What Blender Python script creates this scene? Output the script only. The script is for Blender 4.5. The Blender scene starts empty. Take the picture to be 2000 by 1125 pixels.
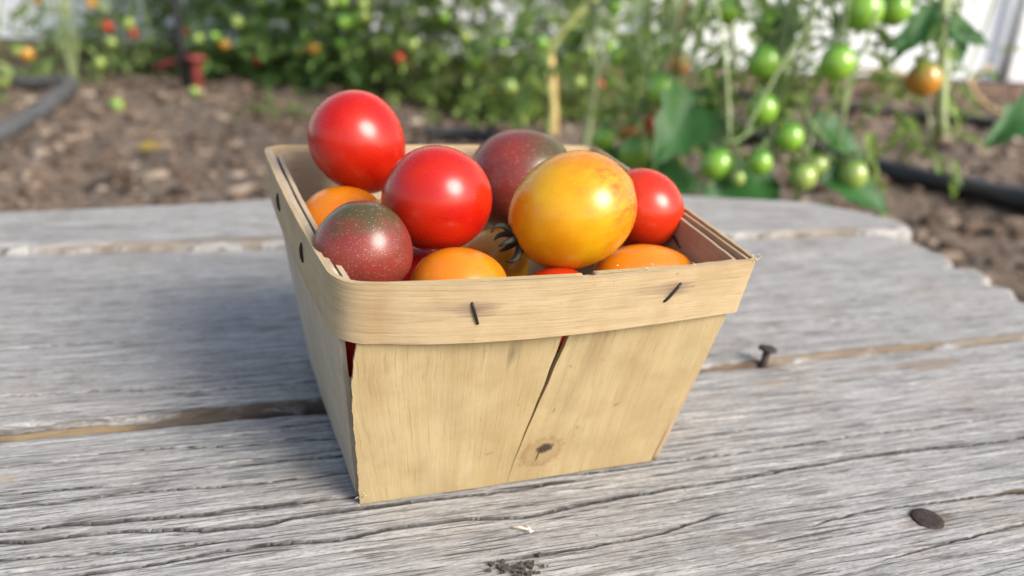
import bpy, bmesh, math, random
import numpy as np
from mathutils import Vector, Matrix, Quaternion

scene = bpy.context.scene
COL = scene.collection
R_ = math.radians

# ------------------------------------------------------------------ camera
def cam_axes(pitch, roll):
    fwd = Vector((0, math.cos(pitch), -math.sin(pitch))); right = Vector((1, 0, 0)); up = right.cross(fwd)
    return (math.cos(roll) * right + math.sin(roll) * up, -math.sin(roll) * right + math.cos(roll) * up, fwd)
cam = bpy.data.cameras.new('camera'); camo = bpy.data.objects.new('camera', cam); COL.objects.link(camo)
rx, ux, fx = cam_axes(R_(21.0), R_(3.0))
m = Matrix.Identity(4)
for i in range(3):
    m[i][0] = rx[i]; m[i][1] = ux[i]; m[i][2] = -fx[i]
m[2][3] = 0.127
camo.matrix_world = m
cam.sensor_width = 36; cam.lens = 28.08; cam.clip_start = 0.01; cam.clip_end = 500
cam.dof.use_dof = True; cam.dof.focus_distance = 0.185; cam.dof.aperture_fstop = 10.0
scene.camera = camo

# ------------------------------------------------------------------ sky, sun, exposure
L = Vector((0.66, -0.50, 0.56)).normalized()
world = bpy.data.worlds.new('World'); scene.world = world; world.use_nodes = True
wn = world.node_tree.nodes; wl = world.node_tree.links
bg = wn['Background']; sky = wn.new('ShaderNodeTexSky'); sky.sky_type = 'NISHITA'; sky.sun_disc = False
sky.sun_elevation = math.asin(L.z); sky.sun_rotation = math.atan2(L.x, L.y)
sky.air_density = 1.0; sky.dust_density = 2.5; sky.ozone_density = 0.5
wl.new(sky.outputs[0], bg.inputs[0]); bg.inputs[1].default_value = 0.075
sun = bpy.data.lights.new('sun', 'SUN'); sun.energy = 1.5; sun.angle = R_(30); sun.color = (1.0, 0.96, 0.90)
suno = bpy.data.objects.new('sun', sun); COL.objects.link(suno); suno.rotation_euler = L.to_track_quat('Z', 'Y').to_euler()
suno.location = (3, -3, 4)
scene.view_settings.view_transform = 'Standard'; scene.view_settings.look = 'None'
scene.view_settings.gamma = 1.0; scene.view_settings.exposure = 1.74; scene.view_settings.use_curve_mapping = False
scene.cycles.use_denoising = True
scene.cycles.max_bounces = 8; scene.cycles.transparent_max_bounces = 12

# ------------------------------------------------------------------ helpers
def tag(o, label=None, cat=None, group=None, kind=None):
    if label: o['label'] = label
    if cat: o['category'] = cat
    if group: o['group'] = group
    if kind: o['kind'] = kind
    return o
def empty(name, loc=(0, 0, 0), rz=0):
    o = bpy.data.objects.new(name, None); COL.objects.link(o); o.location = loc; o.rotation_euler = (0, 0, rz)
    o.empty_display_size = 0.02
    return o
def link(name, me, mat=None, parent=None, smooth=True):
    o = bpy.data.objects.new(name, me); COL.objects.link(o)
    if mat is not None and not me.materials: me.materials.append(mat)
    if parent: o.parent = parent
    if smooth and len(me.polygons): me.polygons.foreach_set('use_smooth', [True] * len(me.polygons))
    return o
def mesh(name, V, F, uv=None):
    me = bpy.data.meshes.new(name)
    me.from_pydata([tuple(v) for v in V], [], F)
    if uv is not None:
        l = me.uv_layers.new(name='UVMap'); idx = np.zeros(len(me.loops), dtype=np.int32)
        me.loops.foreach_get('vertex_index', idx)
        l.data.foreach_set('uv', np.asarray(uv, dtype=np.float32)[idx].ravel())
    me.update(); return me
def big_mesh(name, V, Q, uv=None):
    V = np.asarray(V, dtype=np.float32); Q = np.asarray(Q, dtype=np.int32)
    k = Q.shape[1]
    me = bpy.data.meshes.new(name); me.vertices.add(len(V)); me.vertices.foreach_set('co', V.ravel())
    me.loops.add(Q.size); me.loops.foreach_set('vertex_index', Q.ravel())
    me.polygons.add(len(Q)); me.polygons.foreach_set('loop_start', np.arange(0, Q.size, k, dtype=np.int32))
    me.polygons.foreach_set('loop_total', np.full(len(Q), k, dtype=np.int32))
    if uv is not None:
        l = me.uv_layers.new(name='UVMap'); l.data.foreach_set('uv', np.asarray(uv, dtype=np.float32)[Q.ravel()].ravel())
    me.update(); me.validate(); return me
def grid_quads(nu, nv, off=0):
    i, j = np.meshgrid(np.arange(nu - 1), np.arange(nv - 1), indexing='ij')
    a = (i * nv + j).ravel() + off
    return np.stack([a, a + nv, a + nv + 1, a + 1], 1)
def tube(pts, rad, seg=8, cap=True, sub=1):
    P = [Vector(p) for p in pts]; n = len(P)
    if sub > 1:  # catmull-rom
        Q = []; RR = []
        rads = rad if isinstance(rad, (list, tuple)) else [rad] * n
        for i in range(n - 1):
            p0 = P[max(i - 1, 0)]; p1 = P[i]; p2 = P[i + 1]; p3 = P[min(i + 2, n - 1)]
            for k in range(sub):
                t = k / sub
                Q.append(0.5 * ((2 * p1) + (p2 - p0) * t + (2 * p0 - 5 * p1 + 4 * p2 - p3) * t * t + (3 * p1 - p0 - 3 * p2 + p3) * t ** 3))
                RR.append(rads[i] * (1 - t) + rads[i + 1] * t)
        Q.append(P[-1]); RR.append(rads[-1]); P = Q; rad = RR; n = len(P)
    rads = rad if isinstance(rad, (list, tuple)) else [rad] * n
    V = []; F = []
    ref = None
    for i in range(n):
        d = (P[min(i + 1, n - 1)] - P[max(i - 1, 0)]).normalized()
        if ref is None:
            ref = d.orthogonal().normalized()
        ref = (ref - d * ref.dot(d)).normalized(); b = d.cross(ref)
        for k in range(seg):
            a = 2 * math.pi * k / seg
            V.append(P[i] + (ref * math.cos(a) + b * math.sin(a)) * rads[i])
    for i in range(n - 1):
        for k in range(seg):
            k2 = (k + 1) % seg
            F.append((i * seg + k, i * seg + k2, (i + 1) * seg + k2, (i + 1) * seg + k))
    if cap:
        F.append(tuple(range(seg))[::-1]); F.append(tuple((n - 1) * seg + k for k in range(seg)))
    return V, F
def join(parts):
    V = []; F = []
    for v, f in parts:
        o = len(V); V += list(v); F += [tuple(i + o for i in q) for q in f]
    return V, F
def box(x0, x1, y0, y1, z0, z1):
    V = [(x, y, z) for x in (x0, x1) for y in (y0, y1) for z in (z0, z1)]
    F = [(0, 1, 3, 2), (4, 6, 7, 5), (0, 4, 5, 1), (2, 3, 7, 6), (0, 2, 6, 4), (1, 5, 7, 3)]
    return V, F
_rng = {}
def vnoise(x, y, seed=0):
    if seed not in _rng: _rng[seed] = np.random.RandomState(seed + 7).rand(256, 256)
    T = _rng[seed]
    xi = np.floor(x).astype(int); yi = np.floor(y).astype(int); fx_ = x - xi; fy = y - yi
    fx_ = fx_ * fx_ * (3 - 2 * fx_); fy = fy * fy * (3 - 2 * fy)
    a = T[xi % 256, yi % 256]; b = T[(xi + 1) % 256, yi % 256]; c = T[xi % 256, (yi + 1) % 256]; d = T[(xi + 1) % 256, (yi + 1) % 256]
    return (a * (1 - fx_) + b * fx_) * (1 - fy) + (c * (1 - fx_) + d * fx_) * fy - 0.5
def fbm(x, y, seed=0, o=4):
    s = 0; a = 1.0
    for k in range(o):
        s = s + a * vnoise(x * 2 ** k, y * 2 ** k, seed + k); a *= 0.5
    return s

# ------------------------------------------------------------------ material helpers
class NT:
    def __init__(self, name):
        self.m = bpy.data.materials.new(name); self.m.use_nodes = True
        self.t = self.m.node_tree; self.n = self.t.nodes; self.b = self.n['Principled BSDF']; self.out = self.n['Material Output']
    def new(self, ty, **kw):
        x = self.n.new(ty)
        for k, v in kw.items(): setattr(x, k, v)
        return x
    def link(self, a, b): self.t.links.new(a, b)
    def set(self, node, key, v):
        if hasattr(v, 'is_output') or isinstance(v, bpy.types.NodeSocket): self.link(v, node.inputs[key])
        else: node.inputs[key].default_value = v
    def coord(self, kind='Object', scale=(1, 1, 1), loc=(0, 0, 0), rot=(0, 0, 0)):
        tc = self.new('ShaderNodeTexCoord'); mp = self.new('ShaderNodeMapping')
        self.link(tc.outputs[kind], mp.inputs[0]); mp.inputs['Scale'].default_value = scale; mp.inputs['Location'].default_value = loc
        mp.inputs['Rotation'].default_value = rot
        return mp.outputs[0]
    def noise(self, vec, scale=5, detail=4, rough=0.55, dist=0):
        x = self.new('ShaderNodeTexNoise'); self.link(vec, x.inputs['Vector'])
        x.inputs['Scale'].default_value = scale; x.inputs['Detail'].default_value = detail
        x.inputs['Roughness'].default_value = rough; x.inputs['Distortion'].default_value = dist
        return x.outputs[0]
    def ramp(self, fac, stops):
        x = self.new('ShaderNodeValToRGB'); self.link(fac, x.inputs[0]); e = x.color_ramp.elements
        while len(e) < len(stops): e.new(0.5)
        for q, (p, c) in zip(e, stops):
            q.position = p; q.color = (c[0], c[1], c[2], 1) if hasattr(c, '__len__') else (c, c, c, 1)
        return x.outputs[0]
    def mix(self, fac, a, b, mode='MIX'):
        x = self.new('ShaderNodeMix', data_type='RGBA', blend_type=mode)
        for key, v in ((0, fac), (6, a), (7, b)):
            if isinstance(v, bpy.types.NodeSocket): self.link(v, x.inputs[key])
            elif key == 0: x.inputs[0].default_value = v
            else: x.inputs[key].default_value = (v[0], v[1], v[2], 1)
        return x.outputs[2]
    def math(self, op, a, b=0.0, clamp=False):
        x = self.new('ShaderNodeMath', operation=op, use_clamp=clamp)
        for k, v in ((0, a), (1, b)):
            if isinstance(v, bpy.types.NodeSocket): self.link(v, x.inputs[k])
            else: x.inputs[k].default_value = v
        return x.outputs[0]
    def bump(self, h, strength=0.3, dist=0.001):
        x = self.new('ShaderNodeBump'); self.link(h, x.inputs['Height']); x.inputs['Strength'].default_value = strength
        x.inputs['Distance'].default_value = dist; self.link(x.outputs[0], self.b.inputs['Normal'])
    def base(self, c, rough=0.5, spec=0.5):
        if isinstance(c, bpy.types.NodeSocket): self.link(c, self.b.inputs['Base Color'])
        else: self.b.inputs['Base Color'].default_value = (c[0], c[1], c[2], 1)
        self.b.inputs['Roughness'].default_value = rough; self.b.inputs['Specular IOR Level'].default_value = spec
        return self.m
    def ellipse(self, uv, cu, cv, ru, rv, soft=1.0, warp=None):
        """1 inside, falling to 0 at the ellipse rim (in uv metres)"""
        sp = self.new('ShaderNodeSeparateXYZ'); self.link(uv, sp.inputs[0])
        du = self.math('DIVIDE', self.math('SUBTRACT', sp.outputs[0], cu), ru)
        dv = self.math('DIVIDE', self.math('SUBTRACT', sp.outputs[1], cv), rv)
        d = self.math('SQRT', self.math('ADD', self.math('MULTIPLY', du, du), self.math('MULTIPLY', dv, dv)))
        if warp is not None: d = self.math('ADD', d, warp)
        return self.math('MULTIPLY', self.math('SUBTRACT', 1.0, d), soft, clamp=True)

def plain(name, c, rough=0.6, spec=0.5, var=0.25, scale=40, metal=0, bump=0.0, bd=0.001):
    t = NT(name); v = t.coord('Object'); n = t.noise(v, scale, 4)
    col = t.ramp(n, [(0.3, [x * (1 - var) for x in c]), (0.7, [min(1, x * (1 + var)) for x in c])])
    t.base(col, rough, spec); t.b.inputs['Metallic'].default_value = metal
    if bump: t.bump(n, bump, bd)
    return t.m

def mat_plank(name, off, warm, torn_and_shade=()):
    t = NT(name); uv = t.coord('UV', (1, 1, 1), (off, off * 0.7, 0)); raw = t.coord('UV')
    g1 = t.noise(t.coord('UV', (16, 420, 1), (off, off, 0)), 1, 5, 0.62, 0.5)
    g2 = t.noise(t.coord('UV', (55, 1500, 1), (off, 0, 0)), 1, 4, 0.65, 0.35)
    g4 = t.noise(t.coord('UV', (34, 900, 1), (0, off * 3, 0)), 1, 3, 0.6, 0.6)
    g3 = t.noise(t.coord('UV', (6, 70, 1), (0, off, 0)), 1, 5, 0.6, 0.8)
    blot = t.noise(uv, 26, 6, 0.62, 0.4)
    fine = t.noise(t.coord('UV', (500, 1400, 1)), 1, 3, 0.7)
    c = t.ramp(g1, [(0.25, (0.185, 0.178, 0.168)), (0.42, (0.285, 0.276, 0.262)), (0.58, (0.372, 0.362, 0.344)), (0.78, (0.485, 0.472, 0.450))])
    c = t.mix(t.ramp(g3, [(0.48, 0.0), (0.74, 0.5)]), c, (0.245, 0.235, 0.225))
    c = t.mix(t.ramp(blot, [(0.52, 0.0), (0.72, warm)]), c, (0.36, 0.27, 0.18))
    c = t.mix(t.ramp(t.noise(t.coord('UV', (1, 2.2, 1), (off * 2, 3, 0)), 34, 7, 0.72, 0.5), [(0.54, 0.0), (0.70, 0.6)]), c, (0.17, 0.16, 0.15))
    c = t.mix(t.ramp(g2, [(0.36, 0.85), (0.49, 0.0)]), c, (0.085, 0.08, 0.076))
    c = t.mix(t.ramp(g4, [(0.33, 0.9), (0.41, 0.0)]), c, (0.07, 0.062, 0.056))
    c = t.mix(t.ramp(fine, [(0.36, 0.5), (0.50, 0.0)]), c, (0.13, 0.125, 0.12))
    c = t.mix(t.ramp(t.noise(t.coord('UV', (150, 900, 1), (off, 5, 0)), 1, 4, 0.7), [(0.54, 0.0), (0.68, 0.55)]), c, (0.54, 0.525, 0.50))
    c = t.mix(t.ramp(t.noise(uv, 420, 2, 0.5), [(0.74, 0.0), (0.78, 0.7)]), c, (0.06, 0.055, 0.05))
    wg = t.math('ADD', t.math('MULTIPLY', t.math('SUBTRACT', blot, 0.5), 2.2), t.math('MULTIPLY', t.math('SUBTRACT', g1, 0.5), 2.4))
    for cu, cv, ru, rv, col, k in torn_and_shade:
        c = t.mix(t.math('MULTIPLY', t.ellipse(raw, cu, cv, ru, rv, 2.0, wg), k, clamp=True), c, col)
    crk = t.new('ShaderNodeAttribute', attribute_name='crack_shade')
    c = t.mix(t.math('MULTIPLY', crk.outputs['Fac'], 0.97), c, (0.016, 0.014, 0.012))  # shade of the cracks painted near-black into the board colour
    t.base(c, 0.86, 0.25)
    h = t.math('ADD', t.math('MULTIPLY', t.ramp(g2, [(0.28, 0.0), (0.46, 1.0)]), 0.6), t.math('ADD', t.math('MULTIPLY', t.ramp(g4, [(0.25, 0.0), (0.40, 1.0)]), 0.9), t.math('MULTIPLY', fine, 0.25)))
    t.bump(h, 0.8, 0.0005)
    return t.m

def mat_veneer(name, axis=0, base=(0.62, 0.46, 0.27), stains=(), knot=None, slant=0.0, red=0.0):
    t = NT(name); uv0 = t.coord('UV', (1, 1, 1), (0, 0, 0), (0, 0, slant))
    rawuv = t.coord('UV')
    sc1 = (14, 420, 1) if axis == 0 else (420, 14, 1)
    sc2 = (60, 1500, 1) if axis == 0 else (1500, 60, 1)
    sc3 = (6, 45, 1) if axis == 0 else (45, 6, 1)
    def mapped(s):
        mp = t.new('ShaderNodeMapping'); t.link(uv0, mp.inputs[0]); mp.inputs['Scale'].default_value = s; return mp.outputs[0]
    g1 = t.noise(mapped(sc1), 1, 4, 0.6, 0.4); g2 = t.noise(mapped(sc2), 1, 3, 0.7); g3 = t.noise(mapped(sc3), 1, 5, 0.6, 1.0)
    b = np.array(base)
    c = t.ramp(g1, [(0.3, b * 0.90), (0.5, b), (0.7, np.minimum(b * 1.07, 1))])
    mot = t.noise(rawuv, 75, 5, 0.65, 0.3); c = t.mix(t.ramp(mot, [(0.42, 0.0), (0.70, 0.60)]), c, b * np.array([0.72, 0.66, 0.56]))
    c = t.mix(t.ramp(g3, [(0.47, 0.0), (0.74, 0.42)]), c, b * np.array([0.80, 0.71, 0.57]))
    c = t.mix(t.ramp(g3, [(0.28, 0.45), (0.42, 0.0)]), c, np.minimum(b * np.array([1.08, 1.12, 1.22]), 1))
    c = t.mix(t.ramp(g2, [(0.30, 0.55), (0.44, 0.0)]), c, b * np.array([0.62, 0.54, 0.42]))
    fleck = t.noise(rawuv, 260, 2, 0.5)
    c = t.mix(t.ramp(fleck, [(0.70, 0.0), (0.76, 0.5)]), c, b * np.array([0.45, 0.33, 0.2]))
    wn_ = t.noise(rawuv, 700, 3, 0.6)
    warp = t.math('MULTIPLY', t.math('SUBTRACT', wn_, 0.5), 1.1)
    wg = t.math('MULTIPLY', t.math('SUBTRACT', g2, 0.5), 1.6)
    for (cu, cv, ru, rv, colr, s) in stains:
        e = t.ellipse(rawuv, cu, cv, ru, rv, 1.0, wg)
        c = t.mix(t.math('MULTIPLY', e, s, clamp=True), c, colr)
    if knot:
        ku, kv = knot
        e = t.ellipse(rawuv, ku, kv, 0.0125, 0.0105, 2.2, warp); c = t.mix(t.math('MULTIPLY', e, 0.18), c, (0.26, 0.17, 0.08))
        rim = t.ellipse(rawuv, ku, kv - 0.0006, 0.0066, 0.0058, 3.0, warp)
        rim2 = t.ellipse(rawuv, ku, kv - 0.0006, 0.0052, 0.0046, 3.0, warp)
        c = t.mix(t.math('MULTIPLY', t.math('SUBTRACT', rim, rim2, clamp=True), 0.75), c, (0.19, 0.105, 0.045))
        c = t.mix(t.math('MULTIPLY', rim2, 0.40), c, (0.25, 0.165, 0.08))
        cwp = t.math('MULTIPLY', t.math('SUBTRACT', t.noise(rawuv, 1100, 3, 0.6), 0.5), 0.9); core = t.ellipse(rawuv, ku + 0.0004, kv + 0.0006, 0.0028, 0.0020, 2.5, cwp); c = t.mix(core, c, (0.045, 0.028, 0.018))
        tail = t.ellipse(rawuv, ku - 0.0008, kv - 0.0020, 0.00028, 0.0022, 3.0); c = t.mix(tail, c, (0.03, 0.02, 0.012))
    t.base(c, 0.62, 0.35)
    h = t.math('ADD', t.math('MULTIPLY', g2, 0.8), t.math('MULTIPLY', g1, 0.5)); t.bump(h, 0.35, 0.0006)
    return t.m

# ------------------------------------------------------------------ ground
GZ = -0.20
def ground_mesh():
    def axis(lo, hi, a, b, st):
        c = list(np.arange(a, b, st)); x = b; d = st
        while x < hi: c.append(x); d *= 1.35; x += d
        c.append(hi); x = a - st; d = st
        pre = []
        while x > lo: pre.append(x); d *= 1.35; x -= d
        pre.append(lo); return np.array(pre[::-1] + c)
    xs = axis(-150, 150, -2.2, 2.4, 0.022); ys = axis(-120, 220, 0.2, 4.6, 0.022)
    X, Y = np.meshgrid(xs, ys, indexing='ij')
    near = np.clip((9 - np.hypot(X, Y - 2)) / 4, 0, 1)
    Z = GZ + near * (fbm(X * 1.4, Y * 1.4, 3, 3) * 0.04 + fbm(X * 7, Y * 7, 9, 4) * 0.028 + fbm(X * 22, Y * 22, 14, 2) * 0.020)
    under = np.clip(1 - np.hypot((X - 0.0) / 0.75, (Y - 0.25) / 0.55), 0, 1); Z -= under * 0.03
    return X, Y, Z, xs, ys
GX, GY, GZZ, gxs, gys = ground_mesh()
def gz(x, y):
    i = int(np.clip(np.searchsorted(gxs, x) - 1, 0, len(gxs) - 2)); j = int(np.clip(np.searchsorted(gys, y) - 1, 0, len(gys) - 2))
    return float(GZZ[i, j])
t = NT('soil'); v = t.coord('Object')
n1 = t.noise(v, 3, 6, 0.6); n2 = t.noise(v, 60, 5, 0.65); n3 = t.noise(v, 250, 3, 0.6)
c = t.ramp(n2, [(0.28, (0.06, 0.046, 0.036)), (0.5, (0.145, 0.112, 0.088)), (0.72, (0.27, 0.22, 0.175))])
c = t.mix(t.ramp(n1, [(0.42, 0.0), (0.62, 0.6)]), c, (0.185, 0.135, 0.098)); c = t.mix(t.ramp(n3, [(0.55, 0.0), (0.7, 0.5)]), c, (0.34, 0.27, 0.20))
t.base(c, 0.95, 0.2); t.bump(t.math('ADD', n2, n3), 0.8, 0.01); M_soil = t.m
Vg = np.stack([GX.ravel(), GY.ravel(), GZZ.ravel()], 1)
ground = link('ground', big_mesh('ground', Vg, grid_quads(len(gxs), len(gys))), M_soil)
tag(ground, 'brown crumbly garden soil floor of the greenhouse', 'soil', kind='structure')

# wood chips and clods in the soil: one uncountable mass
rs = np.random.RandomState(5)
def chips(n, seed):
    rs = np.random.RandomState(seed)
    V = []; Q = []; C = []
    cube = np.array([(x, y, z) for x in (-1, 1) for y in (-1, 1) for z in (-1, 1)], float)
    fq = np.array([(0, 1, 3, 2), (4, 6, 7, 5), (0, 4, 5, 1), (2, 3, 7, 6), (0, 2, 6, 4), (1, 5, 7, 3)])
    k = 0
    while k < n:
        y = 0.45 + 3.6 * rs.rand() ** 1.5; x = (rs.rand() * 2 - 1) * (0.5 + 0.85 * y)
        s = (0.003 + 0.010 * rs.rand() ** 3) * (0.8 + 0.2 * y)
        sc = s * np.array([0.6 + 1.4 * rs.rand(), 0.4 + 0.5 * rs.rand(), 0.2 + 0.4 * rs.rand()])
        p = (cube + (rs.rand(8, 3) - 0.5) * 0.7) * sc
        q = Quaternion(Vector(rs.rand(3) - 0.5).normalized(), 0.5 * rs.rand()) @ Quaternion((0, 0, 1), rs.rand() * 6.28)
        M = np.array(q.to_matrix()); p = p @ M.T + np.array([x, y, gz(x, y) + sc[2] * 0.5])
        V.append(p); Q.append(fq + 8 * k); C += [rs.rand()] * 6; k += 1
    me = big_mesh('chips', np.concatenate(V), np.concatenate(Q))
    a = me.attributes.new('tone', 'FLOAT', 'FACE'); a.data.foreach_set('value', np.array(C, dtype=np.float32))
    return me
t = NT('chips'); at = t.new('ShaderNodeAttribute', attribute_name='tone')
c = t.ramp(at.outputs['Fac'], [(0.0, (0.05, 0.034, 0.024)), (0.35, (0.12, 0.082, 0.058)), (0.7, (0.19, 0.14, 0.105)), (0.92, (0.26, 0.20, 0.15)), (1.0, (0.34, 0.28, 0.22))])
t.base(c, 0.9, 0.2); M_chips = t.m
o = link('soil_clods', chips(22000, 11), M_chips, smooth=False); tag(o, 'loose clods and wood chips scattered over the soil', 'clods', kind='stuff')

# ------------------------------------------------------------------ greenhouse wall
WD = Vector((1.0, 0.10, 0)).normalized(); W0 = Vector((1.83, 3.17, 0)); WN = Vector((-WD.y, WD.x, 0))  # points outwards
def wallpt(s, off=0, z=0): return W0 + WD * s + WN * off + Vector((0, 0, z))
gh = empty('greenhouse_wall', (W0.x, W0.y, GZ)); tag(gh, 'translucent white plastic greenhouse wall with metal posts and wooden base board', 'wall')
def to_gh(P): return [Vector(p) - gh.location for p in P]
t = NT('plastic_film'); v = t.coord('Object'); n = t.noise(v, 2.5, 5, 0.6); n2 = t.noise(v, 14, 3)
col = t.ramp(n, [(0.3, (0.88, 0.90, 0.92)), (0.7, (0.95, 0.96, 0.96))])
tr = t.new('ShaderNodeBsdfTranslucent'); t.link(col, tr.inputs[0]); tp = t.new('ShaderNodeBsdfTransparent'); tp.inputs[0].default_value = (0.95, 0.97, 1, 1)
df = t.new('ShaderNodeBsdfDiffuse'); t.link(col, df.inputs[0])
m1 = t.new('ShaderNodeMixShader'); m1.inputs[0].default_value = 0.75; t.link(tr.outputs[0], m1.inputs[1]); t.link(df.outputs[0], m1.inputs[2])
m2 = t.new('ShaderNodeMixShader'); m2.inputs[0].default_value = 0.06; t.link(m1.outputs[0], m2.inputs[1]); t.link(tp.outputs[0], m2.inputs[2])
t.link(m2.outputs[0], t.out.inputs[0]); M_film = t.m
M_metal = plain('galvanised', (0.42, 0.44, 0.46), 0.45, 0.5, 0.15, 30, 0.6)
M_board = plain('base_board', (0.16, 0.105, 0.08), 0.85, 0.3, 0.3, 12, bump=0.4, bd=0.004)
# film panels between posts: each bay a pane of its own, slightly bellied
bays = [-8.4, -7.0, -5.6, -4.2, -2.8, -1.4, 0.0, 1.4, 2.8]
for a, b in zip(bays[:-1], bays[1:]):
    nu, nv = 14, 16; V = []
    for i in range(nu):
        for j in range(nv):
            u = i / (nu - 1); w = j / (nv - 1); z = GZ + 0.06 + 1.95 * w
            off = 0.035 + 0.03 * math.sin(math.pi * u) * math.sin(math.pi * w) - 0.35 * w ** 3 + 0.004 * math.sin(9 * u + 5 * w + a)
            V.append(wallpt(a + (b - a) * u, off, z))
    link('film_panel', big_mesh('film', to_gh(V), grid_quads(nu, nv)), M_film, gh)
for s in bays:
    P = []
    for k in range(7):
        w = k / 6; P.append(wallpt(s, -0.35 * w ** 3, GZ - 0.05 + 2.05 * w))
    Vt, Ft = tube(to_gh(P), 0.021, 10); link('post', mesh('post', Vt, Ft), M_metal, gh)
for a, b in zip(bays[:-1:2], bays[2::2]):
    q = [wallpt(a + 0.004, -0.022, GZ - 0.05), wallpt(b - 0.004, -0.022, GZ - 0.05), wallpt(b - 0.004, 0.022, GZ - 0.05), wallpt(a + 0.004, 0.022, GZ - 0.05)]
    q = [p - WN * 0.05 for p in q]
    V = to_gh(q + [p + Vector((0, 0, 0.105)) for p in q])
    link('base_board', mesh('base_board', V, [(3, 2, 1, 0), (4, 5, 6, 7), (0, 1, 5, 4), (1, 2, 6, 5), (2, 3, 7, 6), (3, 0, 4, 7)]), M_board, gh, smooth=False)
Vt, Ft = tube(to_gh([wallpt(-8.4, -0.05, GZ + 0.92), wallpt(2.8, -0.05, GZ + 0.92)]), 0.014, 8); link('rail', mesh('rail', Vt, Ft), M_metal, gh)

# ------------------------------------------------------------------ table of weathered boards
Sx = Vector((0.954, 0.30, 0)).normalized(); Tx = Vector((-Sx.y, Sx.x, 0))
def ST(s, t_, z=0): return Sx * s + Tx * t_ + Vector((0, 0, z))
table = empty('plank_table', (0.0, 0.25, 0)); TL = table.location.copy()
tag(table, 'low table top of weathered grey boards under the tomato basket', 'table')
CR3 = [([(-0.0594, 0.2117), (-0.0299, 0.2101), (-0.0162, 0.2078), (0.0123, 0.2059), (0.045, 0.204)], .5, 1.6), ([(-0.11, 0.2105), (-0.0734, 0.2095), (-0.067, 0.2096), (-0.0487, 0.2087)], .5, 1.2),
 ([(-0.0224, 0.1982), (-0.0082, 0.1974), (0.0131, 0.1965), (0.05, 0.1955)], .55, 1.8), ([(-0.12, 0.198), (-0.07, 0.1961), (-0.0576, 0.196), (-0.0454, 0.1947), (-0.036, 0.194)], .6, 1.5),
 ([(-0.12, 0.1925), (-0.0687, 0.1907), (-0.0563, 0.1898), (-0.0455, 0.1903), (-0.0308, 0.1897), (-0.0156, 0.1881), (0.0127, 0.1874), (0.06, 0.187)], .6, 2.0),
 ([(-0.12, 0.183), (-0.0661, 0.1808), (-0.0503, 0.1797), (-0.0381, 0.1787), (-0.022, 0.1773), (-0.0152, 0.1777), (-0.0037, 0.177), (0.0123, 0.1765), (0.05, 0.176)], .8, 2.0),
 ([(-0.12, 0.178), (-0.0651, 0.1766), (-0.0572, 0.1753), (-0.0475, 0.1752), (-0.0354, 0.1742), (-0.0208, 0.1712), (-0.0081, 0.1701), (0.0036, 0.1712), (0.0159, 0.1714), (0.0339, 0.1713), (0.0471, 0.1709), (0.0582, 0.1705), (0.0659, 0.1714), (0.08, 0.172)], .8, 2.2),
 ([(-0.11, 0.172), (-0.0635, 0.1703), (-0.0522, 0.1693), (-0.0326, 0.1667), (-0.0205, 0.166), (-0.0039, 0.1649)], .5, 1.4),
 ([(-0.09, 0.159), (-0.0413, 0.1609), (-0.0281, 0.1612), (-0.0163, 0.1624), (-0.004, 0.1618), (0.0104, 0.1602), (0.0216, 0.1618), (0.0353, 0.1617), (0.0419, 0.1617), (0.0506, 0.1598), (0.0588, 0.1594), (0.0692, 0.1605), (0.0818, 0.1618), (0.0967, 0.1625), (0.1172, 0.1624), (0.1406, 0.164), (0.1608, 0.1646), (0.1847, 0.1643), (0.2002, 0.1628), (0.2233, 0.1625), (0.33, 0.163)], .8, 2.6),
 ([(0.0692, 0.1751), (0.0909, 0.174), (0.1026, 0.1744), (0.128, 0.1744), (0.1566, 0.1747), (0.1744, 0.1755), (0.1972, 0.1742), (0.2252, 0.1754), (0.27, 0.1756)], .5, 1.9),
 ([(0.0442, 0.1454), (0.054, 0.1444), (0.0682, 0.1449), (0.0842, 0.1455), (0.0942, 0.147), (0.1062, 0.1496), (0.1186, 0.1497)], .55, 1.2),
 ([(0.1274, 0.1394), (0.1337, 0.1408), (0.1466, 0.1412), (0.1635, 0.1409), (0.1841, 0.1403), (0.1889, 0.1398), (0.1977, 0.139), (0.25, 0.138)], .6, 1.8),
 ([(0.1351, 0.124), (0.1566, 0.1258), (0.1701, 0.1266), (0.1848, 0.1273), (0.23, 0.128)], .45, 1.0), ([(0.1223, 0.1852), (0.1363, 0.1856), (0.154, 0.1857)], .4, 1.0),
 ([(0.0934, 0.1565), (0.1079, 0.1579), (0.1274, 0.1584)], .4, .9), ([(0.0321, 0.1519), (0.0461, 0.1525), (0.0649, 0.1532)], .4, .8), ([(-0.0624, 0.1661), (-0.0468, 0.1642), (-0.0309, 0.1636)], .4, 1.0)]
CR2 = [([(-0.14, 0.2843), (-0.0924, 0.284), (-0.0672, 0.2843), (-0.0439, 0.2826)], .4, .7), ([(-0.13, 0.251), (-0.0836, 0.2496), (-0.0548, 0.2472), (-0.0215, 0.2447)], .4, .9),
 ([(-0.0349, 0.2415), (-0.012, 0.2414), (0.0072, 0.2412), (0.04, 0.241)], .4, .9), ([(0.1908, 0.2555), (0.2257, 0.2557), (0.2666, 0.2542)], .35, .6)]
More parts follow.
